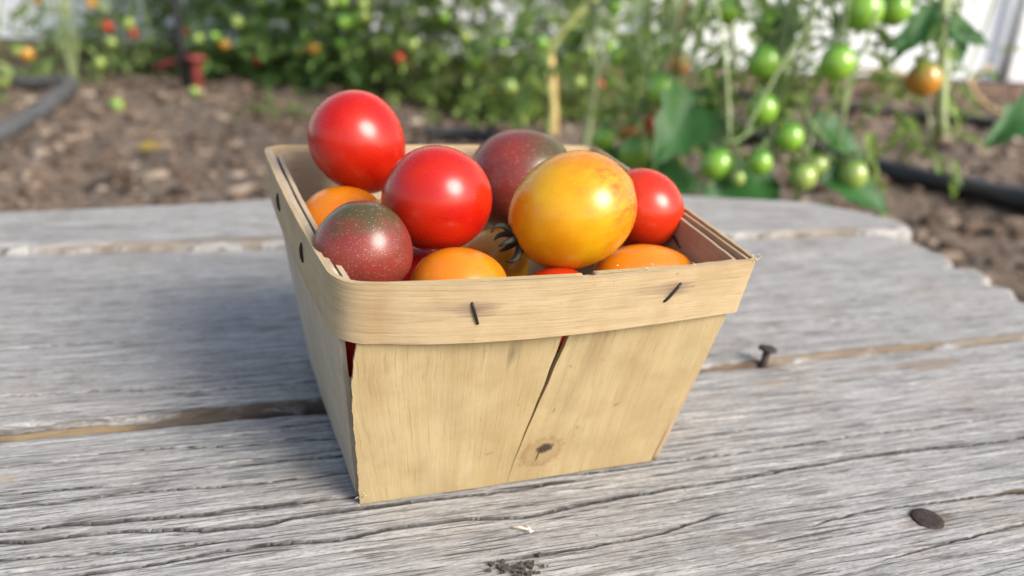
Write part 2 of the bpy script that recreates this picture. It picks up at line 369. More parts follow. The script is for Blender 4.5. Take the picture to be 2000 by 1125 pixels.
def plank(name, s0, send, tn, tf, nt, z0, cracks, seed, mat, grain, ds=0.0013):
    u = np.concatenate([np.arange(s0, -0.13, 0.012), np.arange(-0.13, 0.40, ds)])
    smax = 0.40; u = (u - s0) / (u[-1] - s0)
    vlin = np.concatenate([np.linspace(0, .26, 30)[:-1], np.linspace(.26, 1, nt)]) if nt > 300 else np.linspace(0, 1, nt)
    U, Vv = np.meshgrid(u, vlin, indexing='ij')
    s_rough = s0 + U * (0.35 - s0)
    tN = tn(s_rough); tF = tf(s_rough); T = tN + (tF - tN) * Vv
    SE = send(T); Sg = s0 + U * (SE - s0)
    tN = tn(Sg); tF = tf(Sg); T = tN + (tF - tN) * Vv
    wob = fbm(Sg * 18, T * 30, seed, 3) * 0.004
    Z = z0 + fbm(Sg * 6, T * 25, seed + 20, 3) * 0.0010
    Z += (fbm(Sg * 14, (T + wob) * 260, seed + 30, 4)) * 0.00025 * grain + fbm(Sg * 30, (T + wob) * 700, seed + 40, 2) * 0.0002 * grain
    gr = fbm(Sg * 22, (T + wob) * 420, seed + 50, 2); Z -= np.clip(-gr - 0.40, 0, 1) * 0.0035 * grain
    D = np.zeros_like(Z); G = np.zeros_like(Z)
    for pts, w, d in cracks:
        ps = np.array([p[0] for p in pts]); pt = np.array([p[1] for p in pts])
        tc = np.interp(Sg, ps, pt) + vnoise(Sg * 160, Sg * 0 + pt[0] * 900, seed) * 0.0006 + vnoise(Sg * 480, Sg * 0 + pt[0] * 500, seed + 1) * 0.0004
        e = np.clip((Sg - ps[0]) / 0.02, 0, 1) * np.clip((ps[-1] - Sg) / 0.02, 0, 1)
        e = e * (0.55 + 0.9 * (vnoise(Sg * 45, Sg * 0 + pt[-1] * 700, seed + 2) + 0.5))
        ww = w * 0.00038 * (0.6 + 0.8 * (vnoise(Sg * 70, Sg * 0 + pt[0] * 300, seed + 3) + 0.5))
        x = (T - tc) / ww
        D = np.maximum(D, np.minimum(e * 1.6, 1.2) * d * 0.0032 * np.exp(-np.minimum(x ** 6, 60)))
        G = np.maximum(G, np.clip(e * 1.5, 0, 1) * min(1, .45 + .35 * d) * np.exp(-np.minimum((x / 2.3) ** 4, 60)))  # mask for the painted crack shade, a little wider than the groove
    Z -= D
    # torn, splintered near edge
    if seed == 202:
        tw = 0.0012 + 0.0050 * np.clip(vnoise(Sg * 45, Sg * 0, 77) + .5 + 0.5 * vnoise(Sg * 170, Sg * 0, 78), 0, 1) * np.clip((0.0 - Sg) / .03, 0.15, 1)
        dn = T - tN; Z -= np.where(dn < tw, 0.0008 + 0.0016 * vnoise(Sg * 60, T * 1500, 79) + 0.0006, 0)
    # worn edges
    r = 0.0020; de = np.minimum(T - tN, tF - T); Z -= 0.0016 * np.clip(1 - de / r, 0, 1) ** 2
    de = SE - Sg; Z -= 0.004 * np.clip(1 - de / 0.006, 0, 1) ** 2
    nu, nv = U.shape
    P = Sg[..., None] * np.array(Sx) + T[..., None] * np.array(Tx); P[..., 2] = Z; P = P - np.array(TL)
    V = P.reshape(-1, 3); Q = grid_quads(nu, nv)
    ring = np.concatenate([np.arange(nu) * nv, (nu - 1) * nv + np.arange(1, nv), (np.arange(nu - 1)[::-1]) * nv + nv - 1, np.arange(1, nv - 1)[::-1]])
    low = V[ring].copy(); low[:, 2] = z0 - 0.034
    off = len(V); n = len(ring); k = np.arange(n)
    side = np.stack([ring, off + k, off + (k + 1) % n, ring[(k + 1) % n]], 1)
    Vall = np.concatenate([V, low]); UVt = np.stack([Sg, T], -1).reshape(-1, 2); UVl = UVt[ring] + np.array([0.0, -0.002]); 
    me = big_mesh(name, Vall, np.concatenate([Q, side]), np.concatenate([UVt, UVl]))
    at_ = me.attributes.new('crack_shade', 'FLOAT', 'POINT'); at_.data.foreach_set('value', np.concatenate([G.ravel(), np.zeros(len(ring))]).astype(np.float32))
    return link(name, me, mat, table)
TAN = (0.17, 0.125, 0.08)
M_p1 = mat_plank('grey_board_a', 3.0, 0.35, [(-.02, .389, .09, .0040, (0.20, 0.16, 0.115), .8), (.30, .365, .05, .003, TAN, .6)])
M_p2 = mat_plank('grey_board_b', 11.0, 0.25, [(.03, .2275, .085, .0042, (.075, .055, .04), .95), (-.085, .2262, .07, .0045, (.085, .068, .05), .95), (-.06, .2270, .02, .0012, (.25, .18, .10), .8), (-.105, .2272, .018, .0010, (.25, .18, .10), .8), (.155, .2270, .03, .0022, (.09, .065, .045), .9), (.20, .2285, .06, .0020, TAN, .8), (.27, .2285, .05, .0018, TAN, .7), (.165, .2275, .008, .002, (.10, .07, .05), .8)])  # first ellipse: dark brown painted in as shade of the seam gap by the basket
M_p3 = mat_plank('grey_board_c', 23.0, 0.40, [(.1604, .1348, .010, .0045, (.15, .105, .075), .7), (.172, .2235, .014, .0035, (.12, .09, .07), .7), (.165, .2115, .010, .0045, (0.34, 0.25, 0.16), .5), (.235, .213, .016, .004, (0.20, 0.15, 0.11), .7), (.205, .2135, .012, .003, (.2, .16, .13), .5), (.195, .1405, .006, .0012, (.12, .085, .05), .9), (-.073, .204, .006, .0022, (.36, .27, .19), .5)])
def jag(s, amp, seed, f=60): return fbm(s * f, s * 0 + seed, seed, 3) * amp
e1t = np.array([.36, .364, .374, .393, .4126, .423, .4402, .47]); e1s = np.array([.350, .3534, .3573, .353, .338, .322, .2528, .10])
far1 = lambda s: np.interp(s, [-.5, -.134, 0, .13, .2, .2528, .322, .338, .36], [.452, .4520, .4640, .4625, .4575, .4470, .4260, .4170, .4150]) + jag(s, .0012, 31, 40)
plank('plank', -0.62, lambda t_: np.interp(t_, [.35, .364, .374, .393, .4126, .423, .44], [.340, .358, .3630, .357, .3400, .334, .330]) + jag(t_, .002, 4, 150),
      lambda s: .3835 - .066 * s + jag(s, .002, 5), far1, 150, 0.0045, [], 101, M_p1, 0.7)
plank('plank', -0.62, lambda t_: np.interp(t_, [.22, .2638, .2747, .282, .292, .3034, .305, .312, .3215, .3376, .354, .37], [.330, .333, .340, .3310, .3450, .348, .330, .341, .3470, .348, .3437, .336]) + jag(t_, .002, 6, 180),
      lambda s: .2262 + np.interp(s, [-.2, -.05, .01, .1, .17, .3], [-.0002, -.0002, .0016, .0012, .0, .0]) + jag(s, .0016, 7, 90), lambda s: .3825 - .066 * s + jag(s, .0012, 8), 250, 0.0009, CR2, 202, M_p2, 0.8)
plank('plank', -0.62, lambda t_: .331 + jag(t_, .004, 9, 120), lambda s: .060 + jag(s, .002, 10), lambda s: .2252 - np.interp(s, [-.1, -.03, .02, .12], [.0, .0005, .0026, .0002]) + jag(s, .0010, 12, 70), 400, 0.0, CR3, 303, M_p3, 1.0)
M_under = plain('bearer_wood', (0.24, 0.21, 0.18), 0.9, 0.2, 0.3, 20)
for s in (-0.45, 0.20):
    P = [ST(s - .03, .07), ST(s + .03, .07), ST(s + .03, .40), ST(s - .03, .40)]
    V = [p - TL + Vector((0, 0, z)) for z in (-0.0750, -0.0355) for p in P]
    link('bearer', mesh('bearer', V, [(3, 2, 1, 0), (4, 5, 6, 7), (0, 1, 5, 4), (1, 2, 6, 5), (2, 3, 7, 6), (3, 0, 4, 7)]), M_under, table, smooth=False)
    for tt in (.10, .36):
        P = [ST(s - .025, tt - .025), ST(s + .025, tt - .025), ST(s + .025, tt + .025), ST(s - .025, tt + .025)]
        V = [p - TL + Vector((0, 0, z)) for z in (GZ - 0.05, -0.0755) for p in P]
        link('leg', mesh('leg', V, [(3, 2, 1, 0), (4, 5, 6, 7), (0, 1, 5, 4), (1, 2, 6, 5), (2, 3, 7, 6), (3, 0, 4, 7)]), M_under, table, smooth=False)
# nails
M_rust = plain('rusty_iron', (0.045, 0.033, 0.028), 0.7, 0.4, 0.45, 900, 0.4, 0.6, 0.0004)
def nail(name, base, direction, h, r_head, r_shank, label, headsquash=1.0):
    d = Vector(direction).normalized(); b = Vector(base)
    V, F = tube([b - d * 0.006, b + d * h], r_shank, 14)
    hp = [b + d * (h - .0006), b + d * (h - .0002), b + d * (h + .0004), b + d * (h + .0008), b + d * (h + .0009)]
    V2, F2 = tube(hp, [r_head * .55, r_head * .98, r_head, r_head * .9, r_head * .5], 22)
    V, F = join([(V, F), (V2, F2)])
    o = link(name, mesh(name, [v - TL for v in V], F), M_rust, table); o['label'] = label
    return o
nail('nail', (0.0936, 0.2655, -0.001), (0.10, 0.05, 1), 0.0072, 0.0034, 0.0014, 'rusty round headed nail standing up beside the basket')
nail('nail', (0.1126, 0.1767, -0.0008), (0.06, -0.08, 1), 0.0005, 0.0044, 0.0016, 'flat rusty nail head sunk in the near board')
# crumbs, straw, flecks on the boards
rs = np.random.RandomState(3); parts = []
for k in range(40):
    x = 0.0046 + rs.randn() * 0.0034; y = 0.1495 + rs.randn() * 0.0014; s = 0.00018 + 0.0004 * rs.rand()
    V, F = box(-s, s, -s * .8, s * .8, -s * .6, s * .6); a = rs.rand() * 3
    V = [(x + (v[0] + rs.randn() * s * .25) * math.cos(a) - v[1] * math.sin(a), y + v[0] * math.sin(a) + (v[1] + rs.randn() * s * .25) * math.cos(a), 0.0006 + v[2]) for v in V]
    parts.append((V, F))
V, F = join(parts); o = link('soil_crumbs', mesh('crumbs', V, F), plain('crumb', (0.06, 0.048, 0.04), 0.9), smooth=False)
tag(o, 'little heap of dark soil crumbs on the nearest board', 'crumbs', kind='stuff')
V, F = join([tube([(0.0030, .1640, .0006), (0.0052, .1630, .0013), (0.0085, .1622, .0010)], [.0002, .0004, .0001], 6, sub=3), tube([(0.0060, .1646, .0006), (0.0072, .1628, .0012), (0.0078, .1618, .0008)], [.0001, .0005, .0002], 6, sub=3)])
o = link('straw_bit', mesh('straw', V, F), plain('straw', (0.62, 0.55, 0.42), 0.8)); tag(o, 'tiny pale straw fleck lying on the board before the basket', 'straw')

# ------------------------------------------------------------------ basket
bk = empty('berry_basket', (0.0, 0.22, 0.0)); BL_ = bk.location.copy()
tag(bk, 'square thin wood berry basket with stapled rim and split front panel', 'basket')
TFL, TFR, TBL, TBR = [Vector(p) for p in ((-0.0370, 0.1556, 0.0655), (0.0622, 0.1930, 0.0640), (-0.0810, 0.2496, 0.0750), (0.0269, 0.2887, 0.0730))]
BFL, BFR, BBL, BBR = [Vector(p) for p in ((-0.0362, 0.1695, 0.0008), (0.0437, 0.1967, 0.0008), (-0.0690, 0.2476, 0.0035), (0.0180, 0.2740, 0.0035))]
# panels stand a little inside the outer rim polygon
cT = (TFL + TFR + TBL + TBR) / 4
def inset(p, k): return p + (cT - p).normalized() * k
def lerp(a, b, t_): return a + (b - a) * t_
def sheet(fn, us, vs_fn, nv, th, uvfn):
    """thin solid sheet: fn(u,v) outer surface; inner surface offset along the normal"""
    nu = len(us); O = []; UV = []
    for i, u in enumerate(us):
        for j in range(nv):
            v = vs_fn(j / (nv - 1), u); O.append(fn(u, v)); UV.append(uvfn(u, v))
    A = np.array([tuple(p) for p in O]).reshape(nu, nv, 3)
    du = np.gradient(A, axis=0); dv = np.gradient(A, axis=1); N = np.cross(du, dv); N /= np.linalg.norm(N, axis=2, keepdims=True) + 1e-12
    B = A - N * th
    V = np.concatenate([A.reshape(-1, 3), B.reshape(-1, 3)]); n = nu * nv
    Q = grid_quads(nu, nv); Qb = grid_quads(nu, nv, n)[:, ::-1]
    ring = np.concatenate([np.arange(nu) * nv, (nu - 1) * nv + np.arange(1, nv), (np.arange(nu - 1)[::-1]) * nv + nv - 1, np.arange(1, nv - 1)[::-1]])
    k = np.arange(len(ring)); kn = (k + 1) % len(ring)
    S_ = np.stack([ring, n + ring, n + ring[kn], ring[kn]], 1)
    # separate ring verts for crisp edges
    V2 = np.concatenate([V, V[ring], V[n + ring]]); o = len(V); r = len(ring)
    S_ = np.stack([o + k, o + r + k, o + r + kn, o + kn], 1)
    UVa = np.concatenate([np.array(UV), np.array(UV)]); UV2 = np.concatenate([UVa, UVa[ring], UVa[n + ring] + np.array([.0012, .0012])])
    return V2, np.concatenate([Q, Qb, S_]), UV2
def cat(sheets):
    V = []; Q = []; U = []; o = 0
    for v, q, u in sheets: V.append(v); Q.append(q + o); U.append(u); o += len(v)
    return np.concatenate(V), np.concatenate(Q), np.concatenate(U)
TH = 0.0013
def panel_fn(a, b, c, d, bulge, nrm, curl=0):
    """a,b bottom corners, c,d top corners (left,right)"""
    def fn(u, v):
        p = lerp(lerp(a, b, u), lerp(c, d, u), v)
        w = 0.00025 * math.sin(5 * u + 3 * v) + 0.00006 * math.sin(15 * v + 23 * u)
        return p + nrm * (bulge * 4 * u * (1 - u) * v + w + curl * (1 - u) ** 6 * (v - .2))
    return fn
def add_panel(name, V, Q, U, mat, label=None):
    me = big_mesh(name, V - np.array(BL_), Q, U); o = link(name, me, mat, bk)
    if label: o['label'] = label
    return o
IN = 0.0016
pTFL, pTFR, pTBL, pTBR = [inset(p, IN) - Vector((0, 0, .0005)) for p in (TFL, TFR, TBL, TBR)]
nF = (BFR - BFL).cross(TFL - BFL).normalized(); nL = (BFL - BBL).cross(TBL - BBL).normalized(); nR = (BBR - BFR).cross(TFR - BFR).normalized(); nB = (BBL - BBR).cross(TBR - BBR).normalized()
wF = 0.085; hF = 0.068
mF = mat_veneer('veneer_front', 1, (0.38, 0.295, 0.158), [(0.050, .043, .004, .02, (0.24, 0.16, 0.08), .55), (0.004, .040, .004, .016, (0.27, 0.18, 0.085), .5), (0.0305, .046, .0016, .006, (0.13, 0.095, 0.055), .85), (0.0275, .009, .0016, .006, (0.45, 0.37, 0.25), .3), (0.062, .040, .0012, .003, (0.30, 0.2, 0.1), .7), (0.024, .054, .02, .004, (0.24, 0.16, 0.08), .5)], knot=(0.0470, 0.0108), slant=-0.10)
mS = mat_veneer('veneer_side', 1, (0.44, 0.375, 0.285)); mI = mat_veneer('veneer_inside', 1, (0.40, 0.29, 0.18))
# front: two halves parted by a split that closes towards the bottom
ff = panel_fn(BFL, BFR, pTFL, pTFR, 0.0022, nF, 0)
kv = [0, .04, .12, .25, .45, .65, .78, 1]
kl = [.470, .470, .474, .486, .506, .520, .5285, .536]; kw = [.0010, .0018, .003, .006, .011, .018, .026, .032]
ledge_v = [0, .2, .45, .6, .78, 1]; ledge_u = [.004, .006, .004, .008, .026, .04]
def cl(v): return float(np.interp(v, kv, kl)) + 0.0016 * math.sin(v * 40) * v
def cw(v): return float(np.interp(v, kv, kw))
def half_l(u, v):
    a = float(np.interp(v, ledge_v, ledge_u)) + 0.0011 * math.sin(v * 61) + .0008 * math.sin(v * 143); return ff(a + (cl(v) - a) * u, v)
def half_r(u, v):
    b = cl(v) + cw(v); e = 1.0 + .0007 * math.sin(v * 90); return ff(b + (e - b) * u, v) - nF * (0.0006 * v * (1 - u))
def bot(j, u): return j
jag_b = lambda u: 0.004 * math.sin(u * 55) * 0.3
shl = sheet(half_l, np.linspace(0, 1, 30), bot, 60, TH, lambda u, v: (u * .47 * wF, v * hF))
shr = sheet(half_r, np.linspace(0, 1, 30), bot, 60, TH, lambda u, v: ((.47 + u * .53) * wF, v * hF))
add_panel('front_panel', *cat([shl, shr]), mF, 'honey coloured front panel with a long split and a dark knot')
lin = np.linspace(0, 1, 24)
fl = panel_fn(BBL, BFL + (BBL - BFL) * .045, pTBL, pTFL + (pTBL - pTFL) * .055, 0.001, nL)
add_panel('left_panel', *sheet(fl, lin, bot, 30, TH, lambda u, v: (u * .08, v * .072)), mS)
fr_ = panel_fn(BFR, BBR, pTFR, pTBR, 0.001, nR); add_panel('right_panel', *sheet(fr_, lin, bot, 30, TH, lambda u, v: (u * .08 + .3, v * .072)), mI)
fb = panel_fn(BBR, BBL, pTBR, pTBL, 0.001, nB); add_panel('back_panel', *sheet(fb, lin, bot, 30, TH, lambda u, v: (u * .08 + .6, v * .072)), mI)
fz = lambda u, v: lerp(lerp(BFL, BFR, .02 + u * .96), lerp(BBL, BBR, .02 + u * .96), .02 + v * .96) + Vector((0, 0, .0022))
add_panel('bottom_panel', *sheet(fz, lin, bot, 12, TH, lambda u, v: (u * .08 + .9, v * .08)), mI)

# rim strips, bent round the corners
HB = 0.0152
def rim_path(off, radii, n_side=26, n_c=9, front_bulge=0.0032):
    T = [TFL, TFR, TBR, TBL]; Bm = [BFL, BFR, BBR, BBL]
    Lw = [tp + (bp - tp) * (HB / 0.066) for tp, bp in zip(T, Bm)]
    # offset outwards from rim centre in plan
    def outpoly(poly, o):
        c = sum(poly, Vector()) / 4; R = []
        for i in range(4):
            a = poly[i - 1]; b = poly[i]; d = poly[(i + 1) % 4]
            e1 = (b - a); e1.z = 0; e1.normalize(); e2 = (d - b); e2.z = 0; e2.normalize()
            n1 = Vector((e1.y, -e1.x, 0)); n2 = Vector((e2.y, -e2.x, 0)); bis = (n1 + n2); bis = bis / max(bis.dot(n1), .3)
            R.append(b + bis * o)
        return R
    Tp = outpoly(T, off); Lp = outpoly(Lw, off + 0.0011)
    def rounded(poly):
        out = []
        for i in range(4):
            b = poly[i]; a = poly[i - 1]; d = poly[(i + 1) % 4]; r = radii[i]
            p = b + (a - b).normalized() * r; q = b + (d - b).normalized() * r
            for k in range(n_c):
                t_ = k / (n_c - 1); out.append(p * (1 - t_) ** 2 + b * 2 * t_ * (1 - t_) + q * t_ ** 2)
            b2 = poly[(i + 1) % 4]; r2 = radii[(i + 1) % 4]; q2 = b2 + (b - b2).normalized() * r2
            nn = Vector((d.y - b.y, -(d.x - b.x), 0)).normalized()
            for k in range(1, n_side):
                t_ = k / n_side; bl = front_bulge if i == 0 else 0.0008
                pt = q + (q2 - q) * t_
                prof = (4 * t_ * (1 - t_)) if i else (math.sin(math.pi * t_ ** 0.75))
                out.append(pt + nn * bl * prof + Vector((0, 0, -0.0006 * prof if i == 0 else 0)))
        return out
    K = 2 * (n_c + n_side - 1) + n_c + 12
    a = rounded(Tp); b = rounded(Lp)
    return a[K:] + a[:K], b[K:] + b[:K]
def strip(off, th, radii, hfrac=1.0, zoff=0.0, fb=0.0032, rag=0.0):
    Tp, Lp = rim_path(off, radii, front_bulge=fb); n = len(Tp); nv = 8
    d = [0]
    for i in range(1, n + 1): d.append(d[-1] + (Tp[i % n] - Tp[i - 1]).length)
    A = np.zeros((n + 1, nv, 3)); UV = np.zeros((n + 1, nv, 2))
    for i in range(n + 1):
        a = Tp[i % n]; b = a + (Lp[i % n] - a) * hfrac
        rg = rag * (math.sin(d[i] * 900) * .5 + math.sin(d[i] * 2300 + 1) * .3)
        for j in range(nv):
            w = j / (nv - 1)
            p = lerp(a, b, w) + Vector((0, 0, zoff + rg * (1 - w) + rg * .6 * w * math.sin(d[i] * 310)))
            # slight belly of the veneer
            A[i, j] = p; UV[i, j] = (d[i], w * HB * hfrac)
    du = np.gradient(A, axis=0); du[0] = du[-1] = A[1] - A[-2]; dv = np.gradient(A, axis=1); N = np.cross(dv, du); N /= np.linalg.norm(N, axis=2, keepdims=True)
    B = A - N * th; nn = n + 1
    V = np.concatenate([A.reshape(-1, 3), B.reshape(-1, 3)]); m_ = nn * nv
    Q = grid_quads(nn, nv)[:, ::-1]; Qb = grid_quads(nn, nv, m_)
    top = np.arange(nn) * nv; bt = top + nv - 1; o = len(V)
    V = np.concatenate([V, V[top], V[m_ + top], V[bt], V[m_ + bt]]); k = np.arange(nn - 1)
    e1 = np.stack([o + k, o + k + 1, o + nn + k + 1, o + nn + k], 1); e2 = np.stack([o + 2 * nn + k, o + 3 * nn + k, o + 3 * nn + k + 1, o + 2 * nn + k + 1], 1)
    U = UV.reshape(-1, 2); U = np.concatenate([U, U, U[top], U[top] + .0012, U[bt], U[bt] + .0012])
    return V, np.concatenate([Q, Qb, e1, e2]), U, d, Tp, Lp
RAD = [0.0105, 0.0025, 0.008, 0.008]
V, Q, U, dist, Tp, Lp = strip(0.0002, 0.0012, RAD, rag=0.0001)
# staple places on the front: arc-length fractions
n_c, n_side = 9, 26
def rim_at(side, tpar):
    n = len(Tp); i = (side * (n_c + n_side - 1) + n_c - 1 + tpar * n_side - (2 * (n_c + n_side - 1) + n_c + 12)) % n
    k = int(i); f = i - k
    return lerp(Tp[k % n], Tp[(k + 1) % n], f), lerp(Lp[k % n], Lp[(k + 1) % n], f), dist[k] + (dist[k + 1] - dist[k]) * f
st_spec = [(0, 0.215, 0.48, 18), (0, 0.765, 0.42, -36), (3, 0.30, 0.42, 5), (3, 0.72, 0.45, 5)]
stains = [(rim_at(0, 0.0)[2] - .002, 0.007, .006, .014, (0.25, 0.155, 0.065), .6)]
for sd, tp_, w, ang in st_spec[:2]:
    _, _, dd = rim_at(sd, tp_); stains += [(dd + .0004, w * HB - .001, .0065, .0026, (0.13, 0.085, 0.06), .95), (dd - .004, w * HB - .0015, .013, .0016, (0.24, 0.17, 0.11), .7)]
mB = mat_veneer('veneer_band', 0, (0.41, 0.312, 0.182), stains)
band = add_panel('rim_band', V, Q, U, mB)
V, Q, U, *_r = strip(-0.0034, 0.0011, [.003, .002, .006, .006], 1.0, -0.0012, 0.0032, 0.00012)
inner = add_panel('inner_rim_band', V, Q, U, mat_veneer('veneer_inner_band', 0, (0.43, 0.34, 0.235)))
M_staple = plain('staple_wire', (0.035, 0.026, 0.024), 0.5, 0.5, 0.3, 900, 0.5)
M_slot = plain('staple_slot', (0.02, 0.017, 0.015), 0.8, 0.3)
for sd, tp_, w, ang in st_spec:
    a, b, dd = rim_at(sd, tp_); a2, _, _ = rim_at(sd, tp_ + .02)
    ex = (a2 - a).normalized(); ey = (b - a).normalized(); nn = ey.cross(ex).normalized(); c0 = lerp(a, b, w)
    if nn.dot(c0 - cT) < 0: nn = -nn
    ca, sa = math.cos(R_(90 - ang)), math.sin(R_(90 - ang)); dd_ = (ex * ca + ey * sa)
    l = 0.0029 if sd == 0 else 0.0024
    P = [c0 - dd_ * l - nn * .0014, c0 - dd_ * l * .93 + nn * .0002, c0 - dd_ * l * .5 + nn * .0004, c0 + nn * .00045, c0 + dd_ * l * .5 + nn * .0004, c0 + dd_ * l * .93 + nn * .0002, c0 + dd_ * l - nn * .0014]
    V, F = tube([p - BL_ for p in P], .00034 if sd == 0 else .00042, 8)
    link('staple', mesh('staple', V, F), M_staple, band).matrix_parent_inverse = Matrix.Identity(4)
# clenched staple inside the right wall, with frayed fibres at the right corner
a, b, dd = rim_at(1, 0.30); nn = (cT - a); nn.z = 0; nn.normalize(); c0 = lerp(a, b, .45) + nn * .0049
P = [c0 + Vector((-.002, .004, .0012)) * .55, c0 + nn * .0004, c0 + Vector((.0012, -.003, -.0026)) * .55, c0 + Vector((.0022, -.0042, -.0022)) * .7 + nn * .0006]
V, F = tube([p - BL_ for p in P], .00042, 8, sub=3); link('staple', mesh('staple', V, F), M_staple, inner)
rr = random.Random(4); parts = []
for k in range(16):
    p = (TFR if k < 12 else lerp(TFL, TFR, .5 + .5 * rr.random())) + Vector((rr.uniform(-.002, .001), rr.uniform(-.001, .002), rr.uniform(-.0005, .0004)))
    d = Vector((rr.uniform(-1, .6), rr.uniform(-.6, .8), rr.uniform(.1, .9))).normalized() * rr.uniform(.0006, .0018)
    parts.append(tube([p, p + d * .5 + Vector((0, 0, .0002)), p + d], [.00012, .00009, .00004], 5))
for k in range(6):
    p = lerp(BFL, TFL, rr.random() ** 2 * .1) + Vector((rr.uniform(-.0008, .0012), rr.uniform(-.001, .001), .0006)); d = Vector((rr.uniform(-1, 1), rr.uniform(-1, .2), rr.uniform(-.1, .8))).normalized() * rr.uniform(.0006, .002)
    parts.append(tube([p, p + d * .5, p + d], [.00012, .00009, .00004], 5))
V, F = join(parts); o = link('frayed_fibres', mesh('fibres', [v - BL_ for v in V], F), plain('fibre', (0.70, 0.56, 0.36), 0.8), bk); tag(o, kind='stuff')

# ------------------------------------------------------------------ tomatoes in the basket
def tomato_mesh(name, egg=0.06, tip=0.0, dimple=0.06, seg=48, rings=30, lump=0.018, seed=0):
    V = []; F = []; r_ = random.Random(seed); ph = [r_.uniform(0, 6.28) for _ in range(4)]
    for i in range(rings + 1):
        th = math.pi * i / rings; ct, st = math.cos(th), math.sin(th)
        z = ct * (1 - dimple * math.exp(-(th / 0.22) ** 2)) - tip * math.exp(-((math.pi - th) / 0.16) ** 2)
        rho = st * (1 - egg * ct)
        for k in range(seg):
            a = 2 * math.pi * k / seg
            l = 1 + lump * st * (math.sin(2 * a + ph[0]) + .6 * math.sin(3 * a + ph[1] + 2 * th) + .5 * math.sin(2 * th + ph[2] + a))
            V.append((rho * l * math.cos(a), rho * l * math.sin(a), z))
    for i in range(rings):
        for k in range(seg):
            k2 = (k + 1) % seg; F.append((i * seg + k, (i + 1) * seg + k, (i + 1) * seg + k2, i * seg + k2))
    return mesh(name, V, F)
def fruit_mat(name, main, alt, shoulder=None, speck=None, streak=None, rough=0.26, seed=0.0, spk=0.5):
    t = NT(name); v = t.coord('Object', (1, 1, 1), (seed, seed * 2, 0)); raw = t.coord('Object')
    n = t.noise(v, 1.3, 3, 0.5); c = t.ramp(n, [(0.35, main), (0.68, alt)])
    sp = t.new('ShaderNodeSeparateXYZ'); t.link(raw, sp.inputs[0])
    wob = t.math('MULTIPLY', t.math('SUBTRACT', t.noise(v, 2.5, 4, 0.6), 0.5), 0.9)
    if streak is not None:
        g = t.noise(t.coord('Object', (3.5, 3.5, 0.9), (seed, 0, 0)), 1.6, 5, 0.65, 0.8)
        tipm = t.math('ADD', t.math('MULTIPLY', sp.outputs[2], -0.75), t.math('MULTIPLY', wob, 0.8))
        fac = t.math('MULTIPLY', t.ramp(g, [(0.36, 0.2), (0.64, 1.0)]), t.ramp(t.math('ADD', tipm, 0.20), [(0.12, 0.0), (0.74, 0.85)]))
        c = t.mix(fac, c, streak)
    if shoulder is not None:
        fac = t.ramp(t.math('ADD', sp.outputs[2], wob), [(0.28, 0.0), (0.74, 0.95)]); c = t.mix(fac, c, shoulder)
    if speck is not None:
        vo = t.new('ShaderNodeTexVoronoi'); t.link(v, vo.inputs['Vector']); vo.inputs['Scale'].default_value = 23
        big = t.noise(v, 3.2, 3, 0.6)
        d = t.ramp(vo.outputs['Distance'], [(0.10, 1.0), (0.30, 0.0)])
        gate = t.noise(v, 17, 2, 0.5)
        c = t.mix(t.math('MULTIPLY', t.math('MULTIPLY', d, t.ramp(big, [(0.3, 0.3), (0.65, 1.0)])), t.math('MULTIPLY', t.ramp(gate, [(0.40, 0.0), (0.6, 1.0)]), spk)), c, speck)
    t.base(c, rough, 0.40)
    t.b.inputs['Coat Weight'].default_value = 0.12; t.b.inputs['Coat Roughness'].default_value = 0.22
    rn = t.noise(v, 30, 3, 0.6); t.link(t.ramp(rn, [(0.3, rough * 0.9), (0.7, rough * 1.2)]), t.b.inputs['Roughness'])
    t.b.inputs['Subsurface Weight'].default_value = 0.12; t.b.inputs['Subsurface Radius'].default_value = (0.5, 0.12, 0.04); t.b.inputs['Subsurface Scale'].default_value = 0.004
    return t.m
RED = dict(main=(0.60, 0.012, 0.008), alt=(0.66, 0.020, 0.008))
M_r = [fruit_mat('red_skin', (0.37, 0.006, 0.002), (0.45, 0.017, 0.003), None, (0.75, 0.30, 0.16), seed=s, spk=0.10) for s in (1.0, 4.0)]
M_ro = fruit_mat('orange_red_skin', (0.44, 0.018, 0.004), (0.50, 0.032, 0.005), None, (0.8, 0.4, 0.2), seed=8.0, spk=0.12)
M_pu = [fruit_mat('purple_skin', (0.155, 0.028, 0.024), (0.21, 0.030, 0.020), (0.055, 0.050, 0.018), (0.46, 0.34, 0.16), seed=s, rough=0.29, spk=0.95) for s in (2.0, 7.0)]
M_ye = fruit_mat('yellow_skin', (0.64, 0.36, 0.005), (0.58, 0.22, 0.004), None, (0.9, 0.62, 0.2), (0.46, 0.07, 0.010), seed=3.0, spk=0.3, rough=0.25)
M_or = [fruit_mat('orange_skin', (0.60, 0.19, 0.006), (0.57, 0.145, 0.006), None, (0.9, 0.5, 0.15), seed=s, spk=0.12) for s in (5.0, 9.0)]
M_calyx = plain('dark_calyx', (0.028, 0.030, 0.018), 0.65, 0.4, 0.5, 600)
M_scar = plain('stem_scar', (0.16, 0.12, 0.05), 0.8, 0.3, 0.4, 600)
TM = [tomato_mesh('tomato_egg', 0.10, 0, 0.05, seed=1), tomato_mesh('tomato_round', 0.03, 0, 0.06, seed=2), tomato_mesh('tomato_tip', 0.05, 0.045, 0.05, seed=3, lump=.010)]
def tomato(c, rw, rl, axis, me, mat, label, name='tomato'):
    o = bpy.data.objects.new(name, me.copy()); COL.objects.link(o); o.data.materials.append(mat)
    o.data.polygons.foreach_set('use_smooth', [True] * len(o.data.polygons))
    o.location = c; o.rotation_mode = 'QUATERNION'; o.rotation_quaternion = Vector(axis).normalized().to_track_quat('Z', 'Y'); o.scale = (rw * 1.03, rw * 0.975, rl)
    tag(o, label, 'tomato', 'tomatoes in the basket'); return o
